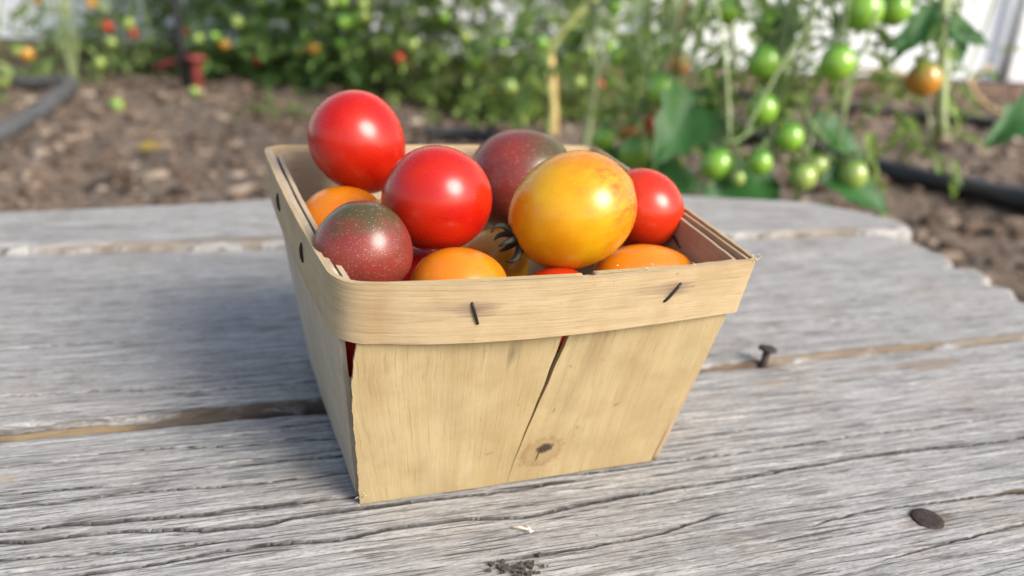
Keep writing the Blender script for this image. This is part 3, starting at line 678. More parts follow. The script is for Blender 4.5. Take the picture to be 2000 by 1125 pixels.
tm = {}
tm[1] = tomato((-0.0464, .2298, .0810), .0139, .0153, (.50, .05, -.80), TM[0], M_r[0], 'largest glossy red tomato at the back left, highest in the basket')
tm[2] = tomato((-0.0206, .1990, .0738), .0137, .0141, (-.5, .6, -.6), TM[1], M_r[1], 'glossy red tomato in the middle of the basket, left of the yellow one')
tm[3] = tomato((-0.0357, .1800, .0662), .0113, .0114, (-.02, .12, .99), TM[0], M_pu[0], 'speckled purple tomato with green shoulders at the front left corner')
tm[4] = tomato((-0.0480, .2145, .0604), .0119, .0125, (.8, .4, .3), TM[0], M_or[0], 'orange tomato half hidden behind the front left purple one')
tm[5] = tomato((0.0012, .2520, .0680), .0166, .0172, (.86, -.15, .42), TM[0], M_pu[1], 'big dusky purple tomato at the back, behind the yellow one')
tm[6] = tomato((0.0145, .2025, .0716), .0154, .0172, (-.80, -.22, -.42), TM[2], M_ye, 'large yellow tomato with red streaked tip on top of the pile')
tm[7] = tomato((0.0372, .2300, .0657), .0121, .0125, (.2, .7, -.6), TM[1], M_ro, 'orange red tomato at the right rear, beside the yellow one')
tm[8] = tomato((-0.0129, .1825, .0556), .0110, .0124, (.9, .3, .15), TM[0], M_or[1], 'orange tomato peeping over the front rim left of the middle')
tm[9] = tomato((-0.0066, .2220, .0480), .0113, .0122, (.5, .2, .7), TM[0], fruit_mat('deep_yellow_skin', (0.56, 0.27, 0.015), (0.56, 0.22, 0.012), None, None, seed=6.0), 'yellow tomato deep in the middle under the dark stem')
tm[10] = tomato((0.0362, .2070, .0525), .0096, .0152, (.95, .28, .05), TM[0], M_or[0], 'long orange tomato lying inside the right front rim')
tm[11] = tomato((0.0110, .1905, .0486), .0108, .0118, (.6, .3, .5), TM[1], M_ro, 'red tomato just showing above the front rim below the yellow one')
tm[12] = tomato((-0.0325, .1795, .0420), .0098, .0112, (.2, .3, .9), TM[1], M_r[0], 'red tomato seen through the gap at the front left corner')
tm[13] = tomato((-0.0260, .2080, .0480), .0100, .0105, (.5, .5, .5), TM[1], M_r[1], 'dark red tomato low down between purple and orange ones')
# calyx with curled sepals on the yellow tomato
def to_local(o, P):
    bpy.context.view_layer.update(); inv = o.matrix_world.inverted(); return [inv @ Vector(p) for p in P]
o = tm[6]; ax = Vector((-.80, -.22, -.42)).normalized(); base = o.location + ax * .0152
e1 = ax.orthogonal().normalized(); e2 = ax.cross(e1); parts = []
for k in range(6):
    a = k * 6.283 / 6 + .25; d = e1 * math.cos(a) + e2 * math.sin(a); ln = [1.0, .8, 1.05, .7, .95, .85][k]
    P = [base + d * .0006, base + d * .0026 * ln + ax * .0012, base + d * .0048 * ln + ax * .0026, base + d * .0056 * ln + ax * .0046, base + d * .0046 * ln + ax * .0062]
    parts.append(tube(P, [.0011, .0010, .0009, .0006, .00015], 8, sub=4))
parts.append(tube([base - ax * .0006, base + ax * .0018, base + ax * .004 + Vector((0, 0, .001))], [.0016, .0012, .0009], 10, sub=3))
V, F = join(parts); c_ = link('calyx', mesh('calyx', to_local(o, V), F), M_calyx, o)
o = tm[1]; ax = Vector((.50, .05, -.80)).normalized(); base = o.location + ax * .0147; parts = []
for k in range(5):
    a = k * 1.2566; e1 = ax.orthogonal().normalized(); e2 = ax.cross(e1); d = e1 * math.cos(a) + e2 * math.sin(a)
    parts.append(tube([base, base + d * .0016 + ax * .0003, base + d * .0024], [.0008, .0005, .0001], 6, sub=2))
V, F = join(parts); link('stem_scar', mesh('scar', to_local(o, V), F), M_scar, o)

# ------------------------------------------------------------------ plants
def mat_leaf(name, dark, light, sc=30, trans=0.42):
    t = NT(name); v = t.coord('Object'); n = t.noise(v, sc, 4, 0.6)
    oi = t.new('ShaderNodeObjectInfo'); at = t.new('ShaderNodeAttribute', attribute_name='tone')
    c = t.ramp(t.math('ADD', t.math('MULTIPLY', n, .5), t.math('MULTIPLY', at.outputs['Fac'], .5)), [(0.12, dark), (0.62, light)])
    t.base(c, 0.5, 0.4)
    tr = t.new('ShaderNodeBsdfTranslucent'); t.link(t.mix(0.5, c, (0.16, 0.30, 0.03)), tr.inputs[0])
    mx = t.new('ShaderNodeMixShader'); mx.inputs[0].default_value = trans
    t.link(t.b.outputs[0], mx.inputs[1]); t.link(tr.outputs[0], mx.inputs[2]); t.link(mx.outputs[0], t.out.inputs[0])
    t.bump(t.noise(v, sc * 6, 3), 0.3, 0.002)
    return t.m
M_leaf = mat_leaf('tomato_leaf', (0.04, 0.10, 0.032), (0.19, 0.32, 0.085))
M_leaf2 = mat_leaf('tomato_leaf_pale', (0.08, 0.14, 0.045), (0.25, 0.33, 0.12))
M_dry = mat_leaf('dry_leaf', (0.16, 0.11, 0.05), (0.30, 0.23, 0.11))
M_near = mat_leaf('near_leaf', (0.020, 0.085, 0.018), (0.06, 0.19, 0.035), 60, 0.25)
M_stem = plain('green_stem', (0.11, 0.16, 0.055), 0.6, 0.4, 0.35, 60); M_paleS = plain('pale_stem', (0.30, 0.36, 0.17), 0.6, 0.4, 0.25, 60)
M_brownS = plain('woody_stem', (0.34, 0.25, 0.13), 0.8, 0.3, 0.3, 40)
def green_mat(name, a, b, top): 
    t = NT(name); raw = t.coord('Object'); sp = t.new('ShaderNodeSeparateXYZ'); t.link(raw, sp.inputs[0])
    n = t.noise(raw, 1.5, 4, .6); c = t.ramp(n, [(0.3, a), (0.7, b)])
    f = t.math('ADD', sp.outputs[2], t.math('MULTIPLY', t.math('SUBTRACT', t.noise(raw, 3, 3), .5), .8))
    c = t.mix(t.ramp(f, [(0.15, 0.0), (0.9, .85)]), c, top); t.base(c, 0.2, 0.5)
    t.b.inputs['Subsurface Weight'].default_value = 0.0; t.b.inputs['Coat Weight'].default_value = 0.3
    return t.m
M_green = green_mat('green_fruit', (0.17, 0.36, 0.03), (0.27, 0.44, 0.05), (0.06, 0.21, 0.02))
M_pale = green_mat('pale_green_fruit', (0.24, 0.33, 0.07), (0.31, 0.37, 0.09), (0.16, 0.27, 0.05))
M_turn = green_mat('turning_fruit', (0.50, 0.17, 0.02), (0.42, 0.26, 0.03), (0.16, 0.22, 0.03))
M_redf = plain('ripe_fruit', (0.34, 0.035, 0.012), 0.3, 0.5, 0.2, 2); M_oraf = plain('orange_fruit', (0.62, 0.20, 0.02), 0.3, 0.5, 0.2, 2); M_yelf = plain('yellow_flower', (0.75, 0.55, 0.04), 0.6, 0.3, 0.2, 5)
FM = tomato_mesh('small_fruit', 0.04, 0.0, 0.05, 20, 12, .01, 9)
FM.polygons.foreach_set('use_smooth', [True] * len(FM.polygons))
fm = {}
for k, mt in dict(green=M_green, pale=M_pale, turn=M_turn, red=M_redf, orange=M_oraf, yellow=M_yelf).items():
    q = FM.copy(); q.materials.append(mt); fm[k] = q
FNAME = dict(green='green_tomato', pale='green_tomato', turn='turning_tomato', red='red_tomato', orange='orange_tomato', yellow='flower')
def fruit(kind, loc, r, parent, tilt=(0, 0, 0)):
    o = bpy.data.objects.new(FNAME[kind], fm[kind]); COL.objects.link(o); o.parent = parent
    o.location = Vector(loc) - parent.location; o.scale = (r, r, r * 1.06); o.rotation_euler = tilt; return o
def leaflet(V, F, tones, p, d, up, ln, wd, tone, rr):
    """lobed folded leaflet of 8 faces"""
    d = d.normalized(); s = d.cross(up).normalized(); n = s.cross(d).normalized(); o = len(V)
    droop = rr.uniform(.1, .45)
    prof = [(0, 0), (.22, .75), (.38, .55), (.55, 1.0), (.68, .62), (.82, .55), (1, 0)]
    for k, (l, w) in enumerate(prof):
        c = p + d * (ln * l) - Vector((0, 0, 1)) * (droop * ln * l * l)
        V.append(c)
        if 0 < k < 6:
            fold = n * (w * wd * .25)
            V.append(c + s * (w * wd * .5) + fold); V.append(c - s * (w * wd * .5) + fold)
    # indices: 0, then triples (c,r,l), last
    def C(k): return o if k == 0 else (o + 1 + (k - 1) * 3 if k < 6 else o + 16)
    F.append((C(0), C(1), C(1) + 1)); F.append((C(0), C(1) + 2, C(1)))
    for k in range(1, 5):
        F.append((C(k), C(k + 1), C(k + 1) + 1, C(k) + 1)); F.append((C(k), C(k) + 2, C(k + 1) + 2, C(k + 1)))
    F.append((C(5), C(6), C(5) + 1)); F.append((C(5), C(5) + 2, C(6)))
    tones += [tone] * 12
def compound(V, F, tones, p, d, size, rr):
    up = Vector((0, 0, 1)); d = d.normalized(); tone = rr.random()
    s = d.cross(up)
    if s.length < .1: s = Vector((1, 0, 0))
    s.normalize(); n = 3
    for k in range(n):
        f = .35 + .5 * k / n; q = p + d * (size * f) - up * (size * .25 * f * f)
        for sg in (-1, 1):
            dd = (d * .5 + s * sg + up * rr.uniform(-.3, .2)); leaflet(V, F, tones, q, dd, up + d * rr.uniform(-.4, .4) + s * rr.uniform(-.5, .5), size * rr.uniform(.32, .46), size * .28, min(1, max(0, tone + rr.uniform(-.2, .2))), rr)
    leaflet(V, F, tones, p + d * (size * .85) - up * (size * .2), d - up * .3, up, size * .48, size * .34, tone, rr)
def foliage(seed, n, height, rad, z0=0.0, size=(.06, .12)):
    rr = random.Random(seed); V = []; F = []; tones = []
    for k in range(n):
        z = z0 + (height - z0) * (rr.random() ** 1.15); a = rr.uniform(0, 6.283); r = rad * (0.15 + .85 * rr.random() ** .7) * (1.0 - .25 * (z / height))
        p = Vector((r * math.cos(a) * .55, r * math.sin(a) * .55, z)); d = Vector((math.cos(a + rr.uniform(-.8, .8)), math.sin(a + rr.uniform(-.8, .8)), rr.uniform(-.7, .5)))
        compound(V, F, tones, p, d, rr.uniform(*size), rr)
    me = mesh('foliage%d' % seed, V, F); a = me.attributes.new('tone', 'FLOAT', 'FACE'); a.data.foreach_set('value', np.array(tones, dtype=np.float32))
    me.polygons.foreach_set('use_smooth', [True] * len(me.polygons)); return me
def stem_mesh(seed, height, r0=.0055):
    rr = random.Random(seed); parts = []
    for q in range(3):
        x = y = 0; P = []; 
        for k in range(7):
            P.append((x, y, -.03 + k * height * (1 - .18 * q) / 6)); x += rr.uniform(-.035, .035); y += rr.uniform(-.035, .035)
        parts.append(tube(P, [r0 * (1 - .1 * k) * (1 - .15 * q) for k in range(7)], 7, sub=3))
    V, F = join(parts); return mesh('stem%d' % seed, V, F)
M_leaf3 = mat_leaf('tomato_leaf_bright', (0.08, 0.15, 0.04), (0.29, 0.39, 0.10))
FOL = [foliage(s, 640, 0.80, .30, size=(.028, .062)) for s in (1, 2, 3, 4)]
for k_, f in enumerate(FOL): f.materials.append(M_leaf if k_ < 2 else M_leaf3)
FOLT = [foliage(s, 330, 0.85, .24, size=(.04, .08)) for s in (11, 12)]
FOLS = foliage(15, 60, 0.85, .20, size=(.04, .08)); FOLS.materials.append(M_leaf2)
for f in FOLT: f.materials.append(M_leaf2)
STM = [stem_mesh(s, 0.80) for s in (1, 2, 3)]
for s_ in STM: s_.materials.append(M_paleS)
for s_ in STM: s_.polygons.foreach_set('use_smooth', [True] * len(s_.polygons))
def plant(i, x, y, label, group, fol, nf, kinds, seed, zrange=(0.08, .5), rad=.19, sc=1.0):
    rr = random.Random(seed); z = gz(x, y); e = empty('tomato_plant', (x, y, z)); tag(e, label, 'tomato plant', group)
    o = bpy.data.objects.new('foliage', fol); COL.objects.link(o); o.parent = e; o.rotation_euler.z = rr.uniform(0, 6.28); o.scale = (sc, sc, sc)
    o = bpy.data.objects.new('stem', STM[i % 3]); COL.objects.link(o); o.parent = e; o.rotation_euler.z = rr.uniform(0, 6.28)
    for k in range(nf):
        a = rr.uniform(math.pi * 1.05, math.pi * 1.95); r = rad * rr.uniform(.75, 1.1)
        fruit(rr.choice(kinds), (x + r * math.cos(a), y + r * math.sin(a), z + rr.uniform(*zrange)), rr.uniform(.012, .019), e, (rr.uniform(-.4, .4), rr.uniform(-.4, .4), 0))
    return e
ORD = ['first', 'second', 'third', 'fourth', 'fifth', 'sixth', 'seventh', 'eighth', 'ninth']
row1 = [(-.80, 2.42), (-.62, 2.36), (-.45, 2.26), (-.29, 2.18), (-.13, 2.12), (.03, 2.08), (.16, 2.10)]
for i, (x, y) in enumerate(row1):
    plant(i, x, y, 'leafy tomato plant, %s to the right of the black post' % ORD[i], 'tomato plants in the middle row', FOL[i % 2 + (2 if i > 2 else 0)], 15, ['pale', 'green', 'pale', 'green', 'pale', 'pale', 'green', 'pale', 'pale', 'green', 'pale', 'turn', 'red' if i != 4 else 'yellow'], 40 + i)
row2 = [(-.72, 2.66), (-.42, 2.62)]
for i, (x, y) in enumerate(row2):
    plant(i + 1, x, y, 'dark tomato plant behind the middle row, %s from its left end' % ORD[i], 'tomato plants behind the middle row', FOL[i % 2], 4, ['pale', 'red', 'green'], 60 + i)
row3 = [(-1.80, 2.50), (-1.42, 2.56), (-1.22, 2.60), (-1.04, 2.66)]
for i, (x, y) in enumerate(row3):
    plant(i + 2, x, y, 'thin pale tomato plant left of the black post, %s along the path' % ORD[i], 'tomato plants along the left path', FOLS if i < 2 else FOLT[i % 2], 6, ['turn', 'orange', 'red', 'pale'], 80 + i, (.15, .6))
plant(0, -1.40, 2.14, 'sparse tomato plant with red fruit beside the grey hose', 'tomato plants along the left path', FOLS, 9, ['turn', 'orange', 'red', 'pale', 'turn'], 95, (.1, .6), .2)
plant(1, -1.35, 1.98, 'low green tomato plant at the left picture edge', 'tomato plants along the left path', foliage(21, 26, .30, .2, size=(.05, .09)), 5, ['pale'], 97, (.02, .12), .16)
bpy.data.meshes['foliage21'].materials.append(M_leaf2)
FOLL = foliage(22, 45, .30, .24, size=(.04, .08)); FOLL.materials.append(M_leaf2)
plant(2, -1.62, 2.28, 'low leafy tomato plant under the wall at the far left', 'tomato plants along the left path', FOLL, 4, ['pale'], 98, (.02, .12), .16)
plant(1, -1.30, 2.36, 'low leafy tomato plant just beyond the end of the grey hose', 'tomato plants along the left path', FOLL, 4, ['pale', 'red'], 99, (.04, .2), .16)
row4 = [(.48, 2.55), (.78, 2.62)]
for i, (x, y) in enumerate(row4):
    plant(i, x, y, 'open tomato plant near the plastic wall, %s from the stake' % ORD[i], 'tomato plants near the plastic wall', FOLS, 8, ['green', 'pale', 'turn'], 110 + i, (.1, .5))

# near vines on the right
def leaf_obj(parent, p, d, up, ln, wd, mat=None, name='leaf', curl=.35, seed=0):
    rr = random.Random(seed); d = Vector(d).normalized(); up = Vector(up); s = d.cross(up).normalized(); n = s.cross(d).normalized(); p = Vector(p)
    V = []; F = []; N = 12; M = 5
    for i in range(N + 1):
        l = i / N; w = (math.sin(math.pi * min(1, l ** .75)) ** .8) * (1 + .20 * math.sin(l * 27 + seed)) if 0 < i < N else 0.02
        for j in range(-M, M + 1):
            q = j / M
            V.append(p + d * (ln * l) + s * (q * w * wd * .5) + n * (abs(q) ** 1.4 * w * wd * .16 + .02 * ln * math.sin(9 * l + 3 * q + seed)) - Vector((0, 0, 1)) * (curl * ln * l * l))
    K = 2 * M + 1
    for i in range(N):
        for j in range(K - 1): F.append((i * K + j, (i + 1) * K + j, (i + 1) * K + j + 1, i * K + j + 1))
    me = mesh(name, [v - parent.location for v in V], F); o = link(name, me, mat or M_near, parent); return o
def vine(name, root, main, label, fruits, trusses, leaves, stem_mat, r0=.005):
    e = empty('tomato_vine', root); tag(e, label, 'tomato vine', 'tomato vines hanging at the right')
    V, F = tube([Vector(p) - e.location for p in main], [r0 * (1 - .5 * k / len(main)) for k in range(len(main))], 9, sub=5); link('stem', mesh('stem', V, F), stem_mat, e)
    samples = []
    for tr_ in trusses:
        V, F = tube([Vector(p) - e.location for p in tr_], [.0026] + [.0021] * (len(tr_) - 2) + [.0012], 7, sub=4); link('truss', mesh('truss', V, F), M_stem, e)
        for a, b in zip(tr_[:-1], tr_[1:]):
            for k in range(6): samples.append(lerp(Vector(a), Vector(b), k / 6))
    fr_samples = list(samples)
    samples = samples + [Vector((p[0], p[1], p[2])) for p in main if p[2] < .2 and p[1] < 1.1] * 6
    for kind, c_, r in fruits:
        o = fruit(kind, c_, r, e, (random.uniform(-.25, .25), random.uniform(-.25, .25), 0)); c_ = Vector(c_)
        top = c_ + Vector((0, 0, r * .97)); best = min(fr_samples, key=lambda q: (q - (top + Vector((0, 0, .012)))).length)
        mid = lerp(top, best, .45) + Vector((0, 0, .006)); parts = [tube([top - e.location, mid - e.location, best - e.location], [.0010, .0012, .0012], 6, sub=4)]
        for k in range(5):
            a = k * 1.2566 + c_.x * 40; d = Vector((math.cos(a), math.sin(a), 0)); parts.append(tube([top - e.location, top + d * r * .45 + Vector((0, 0, .0015)) - e.location, top + d * r * .8 + Vector((0, 0, .004)) - e.location], [.0012, .001, .0003], 5, sub=2))
        V, F = join(parts); link('calyx', mesh('calyx', V, F), M_stem, e)
    rr = random.Random(len(fruits) * 7 + 1); V = []; F = []; tn_ = []
    for k in range(120):
        q = rr.choice(samples) + Vector((rr.gauss(0, .035), rr.uniform(.01, .14), rr.gauss(.02, .05)))
        compound(V, F, tn_, q - e.location, Vector((rr.uniform(-1, 1), rr.uniform(-.6, .6), rr.uniform(-.9, .3))), rr.uniform(.020, .042), rr)
    me = mesh('sprays', V, F); a_ = me.attributes.new('tone', 'FLOAT', 'FACE'); a_.data.foreach_set('value', np.array(tn_, dtype=np.float32)); link('foliage', me, M_leaf3, e)
    for k in range(15):
        q = rr.choice(samples); w = Vector((rr.uniform(-.05, .05), rr.uniform(-.02, .06), rr.uniform(.08, .2)))
        V, F = tube([q - e.location, q + w * .4 + Vector((rr.uniform(-.015, .015), 0, .01)) - e.location, q + w - e.location], [.0010, .0014, .0016], 6, sub=4); link('shoot', mesh('shoot', V, F), M_stem if k % 2 else M_paleS, e)
    for k, (p, d, up, ln, wd) in enumerate(leaves): leaf_obj(e, p, d, up, ln, wd, seed=k + len(leaves))
    return e
random.seed(6)
vine('tomato_vine', (.235, .80, GZ), [(.235, .80, GZ - .02), (.245, .78, -.05), (.235, .79, .06), (.25, .78, .2), (.23, .80, .45), (.25, .80, .8), (.20, .82, 1.1)],
     'green fruited tomato vine hanging over the far edge of the boards',
     [('green', (.247, .85, .099), .0155), ('green', (.220, .76, .069), .0150), ('green', (.271, .72, .075), .0150), ('green', (.219, .74, .030), .0140), ('green', (.241, .72, .009), .0124), ('green', (.180, .72, -.019), .0149), ('green', (.212, .70, -.011), .0108), ('pale', (.275, .74, -.019), .0143), ('pale', (.252, .70, -.022), .0118), ('pale', (.304, .72, -.022), .0130), ('pale', (.195, .70, -.026), .0068)],
     [[(.245, .78, .18), (.235, .765, .12), (.232, .75, .06), (.228, .735, .02), (.222, .72, .0)], [(.24, .785, .24), (.262, .74, .16), (.275, .73, .11), (.268, .73, .095)], [(.245, .78, .03), (.252, .745, .035), (.262, .73, .02), (.285, .728, .0), (.305, .722, -.004)], [(.24, .785, .01), (.215, .74, .012), (.195, .72, .004), (.182, .72, .0)]],
     [((.175, .79, .030), (-.25, -.25, -.15), (.2, -.7, .6), .075, .060), ((.150, .79, .03), (.75, -.1, -.55), (0, -.75, .65), .070, .055), ((.262, .745, .015), (.8, -.15, -.12), (.05, -.6, .8), .060, .042), ((.275, .72, -.028), (.85, -.3, -.05), (0, -.45, .9), .065, .052), ((.235, .72, -.030), (-.7, -.3, -.05), (0, -.5, .85), .085, .055), ((.25, .80, .12), (-.3, -.2, -.7), (.2, -.8, .3), .05, .03), ((.20, .74, -.045), (.4, -.4, .05), (0, -.5, .8), .06, .045)], M_stem)
vine('tomato_vine', (.86, 1.80, GZ), [(.86, 1.80, GZ - .02), (.70, 1.45, -.12), (.52, 1.02, -.035), (.43, .83, .005), (.410, .80, .03), (.398, .80, .09), (.388, .80, .14), (.38, .82, .4), (.36, .83, .9)],
     'thick stemmed tomato vine at the far right with a turning fruit',
     [('turn', (.377, .78, .060), .0160), ('green', (.292, .74, .118), .0172), ('green', (.345, .80, .120), .0150)],
     [[(.388, .80, .16), (.36, .79, .165), (.33, .77, .15), (.30, .745, .145)], [(.40, .80, .10), (.39, .79, .095), (.38, .782, .085)]],
     [((.395, .80, .10), (.7, -.1, .12), (0, -.8, .5), .045, .022), ((.40, .80, .12), (.3, -.1, -.6), (.2, -.9, .2), .04, .02), ((.39, .80, .10), (-.8, -.1, .0), (0, -.8, .5), .05, .022), ((.385, .80, .125), (-.5, -.1, -.5), (0, -.8, .5), .05, .025), ((.48, .72, .055), (-.85, -.25, -.15), (.1, -.6, .8), .085, .040)], M_paleS, .007)
vine('tomato_vine', (.10, 1.02, GZ), [(.10, 1.02, GZ - .02), (.13, .97, -.12), (.15, .93, -.02), (.17, .95, .08), (.19, .97, .2), (.2, 1.0, .6), (.2, 1.0, 1.0)],
     'leaning tomato vine with small orange and green fruit behind the basket',
     [('green', (.143, .85, .029), .0165), ('turn', (.186, 1.0, .043), .0136), ('pale', (.123, .95, -.003), .0090), ('orange', (.126, .92, -.028), .0105), ('green', (.094, .90, -.032), .0138), ('green', (.123, .85, -.037), .0164), ('green', (.212, .90, .109), .0141), ('red', (.148, .90, -.022), .006), ('red', (.142, .89, -.010), .007), ('red', (.19, .88, -.02), .006), ('orange', (.205, .87, -.014), .006)],
     [[(.15, .93, .0), (.145, .90, .02), (.13, .88, .01), (.125, .87, -.01), (.115, .88, -.015)], [(.17, .95, .09), (.185, .96, .075), (.20, .93, .13), (.21, .91, .128)], [(.19, .95, .12), (.16, .90, .07), (.145, .87, .05)], [(.15, .93, -.01), (.18, .89, .0), (.2, .88, -.005)]],
     [((.13, .93, -.06), (-.5, -.4, .1), (0, -.5, .8), .06, .04), ((.14, .92, -.07), (.6, -.5, .05), (0, -.5, .8), .07, .05), ((.11, .95, -.08), (-.8, -.1, .1), (0, -.5, .8), .05, .04), ((.16, .92, -.08), (.9, -.1, .2), (0, -.6, .7), .06, .045)], M_brownS, .0045)
# dense overhead leaves of the near vines, one cluster per vine top
for i, (x, y, z, r, n, lab) in enumerate([(.10, 1.35, .02, .16, 34, 'leafy tomato shoots behind the basket right of the stake'), (.30, 1.25, .10, .15, 26, 'airy tomato shoots hanging behind the green fruit')]):
    rr = random.Random(70 + i); V = []; F = []; tn_ = []
    for k in range(n):
        p = Vector((rr.gauss(0, r * .55), rr.gauss(0, r * .4), rr.uniform(-.06, .35))); compound(V, F, tn_, p, Vector((rr.uniform(-1, 1), rr.uniform(-1, .4), rr.uniform(-.9, .3))), rr.uniform(.05, .09), rr)
    e = empty('tomato_plant', (x, y, GZ)); tag(e, lab, 'tomato plant', 'tomato plants near the plastic wall')
    me = mesh('shoots', [v + Vector((0, 0, z - GZ)) for v in V], F); a = me.attributes.new('tone', 'FLOAT', 'FACE'); a.data.foreach_set('value', np.array(tn_, dtype=np.float32)); link('foliage', me, M_leaf2 if i else M_leaf, e)
    Vt, Ft = tube([(0, 0, -.02), (.02, .01, .2), (-.01, 0, .4), (.02, .02, .9)], [.006, .005, .005, .003], 7, sub=5); link('stem', mesh('stem', Vt, Ft), M_paleS, e)
    for k in range(6): fruit(rr.choice(['pale', 'green']), (x + rr.uniform(-r, r) * .8, y - r * .4, z + rr.uniform(-.05, .12)), rr.uniform(.010, .016), e)

# ------------------------------------------------------------------ stakes, hoses and small things on the ground
M_black = plain('black_plastic', (0.012, 0.013, 0.015), 0.38, 0.5, 0.3, 20); M_greyh = plain('dusty_hose', (0.085, 0.085, 0.09), 0.6, 0.4, 0.3, 25)
M_redp = plain('red_paint', (0.20, 0.035, 0.03), 0.55, 0.4, 0.3, 40); M_bamboo = plain('dry_cane', (0.50, 0.34, 0.15), 0.7, 0.3, 0.3, 25)
def hose(name, pts, r, mat, label):
    D = []
    for a, b in zip(pts[:-1], pts[1:]):
        for k in range(4):
            q = lerp(Vector(a), Vector(b), k / 4); q.z = max(gz(q.x + dx, q.y + dy) for dx in (-.03, 0, .03) for dy in (-.03, 0, .03)) + r * .75 + max(0, q.z - GZ - .02); D.append(q)
    for _ in range(5): D = [D[0]] + [(D[i - 1] + D[i] * 2 + D[i + 1]) / 4 for i in range(1, len(D) - 1)] + [D[-1]]
    e = D[0]; V, F = tube([p - e for p in D], r, 14, sub=3); o = link(name, mesh(name, V, F), mat); o.location = e; tag(o, label, 'hose'); return o
hose('hose', [(-1.05, 1.0, GZ), (-.962, 1.347, GZ), (-.991, 1.511, GZ), (-1.005, 1.647, GZ), (-1.025, 1.754, GZ), (-1.073, 1.916, GZ), (-1.105, 2.002, GZ + .03), (-1.20, 2.08, GZ), (-1.35, 2.12, GZ - .03)], .0175, M_greyh, 'thick grey hose curving over the soil at the left')
hose('hose', [(.47, 2.0, GZ), (.543, 1.757, GZ), (.585, 1.60, GZ), (.624, 1.553, GZ), (.668, 1.468, GZ), (.725, 1.426, GZ), (.772, 1.34, GZ), (.791, 1.226, GZ), (.877, 1.172, GZ), (1.1, .95, GZ)],   .0190, M_black, 'thick black hose on the soil right of the boards')
hose('hose', [(.72, 2.92, GZ), (.822, 2.862, GZ), (.902, 2.72, GZ), (1.077, 2.524, GZ), (1.227, 2.348, GZ), (1.289, 2.246, GZ), (1.457, 2.2, GZ), (1.8, 2.0, GZ)], .014, M_black, 'thin black drip line before the plastic wall')
hose('hose', [(-.20, 1.70, GZ + .002), (-.15, 1.715, GZ + .016), (-.10, 1.72, GZ + .018), (-.05, 1.69, GZ + .016), (.03, 1.66, GZ + .004)], .013, M_black, 'short run of black hose showing behind the basket')
def stake(name, a, b, r, mat, label, cat_, seg=12):
    a = Vector(a); b = Vector(b); V, F = tube([Vector(), (b - a) * .25, (b - a) * .5, (b - a) * .75, b - a], [r * 1.05, r, r * .97, r, r * .9], seg); o = link(name, mesh(name, V, F), mat); o.location = a; tag(o, label, cat_); return o
e = empty('post', (-.878, 2.13, GZ - .02)); tag(e, 'thin black post standing in the soil at the end of the middle row', 'post')
V, F = tube([(0, 0, -.05), (-.006, 0, .15), (-.014, 0, .4), (-.05, 0, 1.3)], .0125, 12); link('pole', mesh('pole', V, F), M_black, e)
V, F = join([box(-.035, -.008, -.006, .006, .160, .170)] + [box(-.03, -.006, -.005, .005, .33, .342)]); link('clip', mesh('clip', V, F), M_black, e, smooth=False)
e = empty('red_stand', (-.845, 2.12, gz(-.845, 2.12))); tag(e, 'small red metal stand with flat cap beside the black post', 'stand')
V, F = join([box(-.010, .010, -.006, .006, -.03, .080), box(-.006, .006, -.010, .010, -.03, .079)]); link('upright', mesh('upright', V, F), M_redp, e, smooth=False)
V, F = tube([(0, 0, .080), (0, 0, .086), (0, 0, .094)], [.022, .026, .022], 18); link('cap', mesh('cap', V, F), M_redp, e)
V, F = tube([(-.012, .02, .072), (-.08, .035, .070), (-.13, .05, .050)], [.008, .008, .007], 10, sub=3); link('arm', mesh('arm', V, F), M_redp, e)
stake('cane', (.080, 1.80, gz(.080, 1.80) - .03), (.055, 1.79, -.02), .0115, M_bamboo, 'pale dry cane standing behind the purple tomato', 'cane')
V, F = tube([(0, 0, -.03), (.004, .012, .06), (-.012, .0, .16), (.03, .0, .24), (.10, .005, .31), (.20, .0, .46), (.26, .0, .75)], [.006, .007, .008, .010, .010, .009, .006], 10, sub=6)
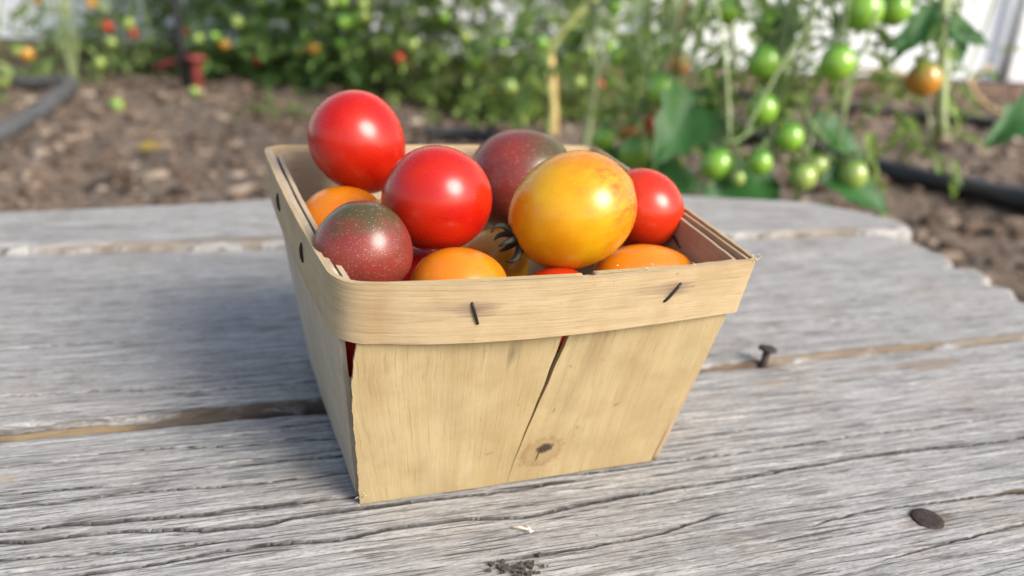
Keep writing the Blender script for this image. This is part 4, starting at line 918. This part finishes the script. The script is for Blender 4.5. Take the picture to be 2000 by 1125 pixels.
o = link('leaning_stem', mesh('leaning_stem', V, F), plain('yellow_stem', (0.27, 0.30, 0.10), 0.65, 0.4, 0.3, 30)); o.location = (.062, 1.775, gz(.062, 1.775)); tag(o, 'yellow green stem leaning up to the right from the dry cane', 'stem')
# fallen fruit and leaves, weed
for x, y, r, k, lab in [(-.928, 1.845, .016, 'pale', 'pale green tomato fallen on the soil right of the grey hose'), (-.80, 1.98, .013, 'pale', 'small pale tomato fallen on the soil before the red stand')]:
    o = bpy.data.objects.new('fallen_tomato', fm[k]); COL.objects.link(o); o.location = (x, y, gz(x, y) + r * .9); o.scale = (r, r, r); o.rotation_euler = (1.2, .4, 0); tag(o, lab, 'tomato')
e = empty('fallen_leaf', (-.715, 1.478, gz(-.715, 1.478) + .012)); tag(e, 'dry yellow leaf lying on the soil at the left', 'leaf')
leaf_obj(e, e.location, (.9, .2, .05), (0, -.4, 1), .05, .03, mat_leaf('yellow_leaf', (.34, .24, .05), (.42, .3, .08)), 'blade', .1)
e = empty('weed', (-.554, 1.82, gz(-.554, 1.82))); tag(e, 'low green weed on the soil left of the basket rim', 'weed')
rr = random.Random(12); V = []; F = []; tn_ = []
for k in range(14): compound(V, F, tn_, Vector((rr.uniform(-.09, .09), rr.uniform(-.06, .06), rr.uniform(0, .03))), Vector((rr.uniform(-1, 1), rr.uniform(-1, 1), .5)), rr.uniform(.03, .06), rr)
me = mesh('weed', V, F); a = me.attributes.new('tone', 'FLOAT', 'FACE'); a.data.foreach_set('value', np.array(tn_, dtype=np.float32)); link('foliage', me, M_leaf2, e)
# dry strings of stalk curling on the ground at the right
for k, (P, lab) in enumerate([([(1.0, 2.9, GZ), (1.05, 2.75, -.10), (1.2, 2.7, -.09), (1.35, 2.75, -.12)], 'pale dry stalk arching before the plastic wall'), ([(1.45, 2.6, -.05), (1.35, 2.5, -.10), (1.42, 2.42, -.17), (1.6, 2.35, -.19)], 'pale dry stalk curling down beside the drip line')]):
    e = Vector(P[0]); V, F = tube([Vector(p) - e for p in P], .009, 8, sub=6); o = link('dry_stalk', mesh('dry_stalk', V, F), M_brownS); o.location = e; tag(o, lab, 'stalk')
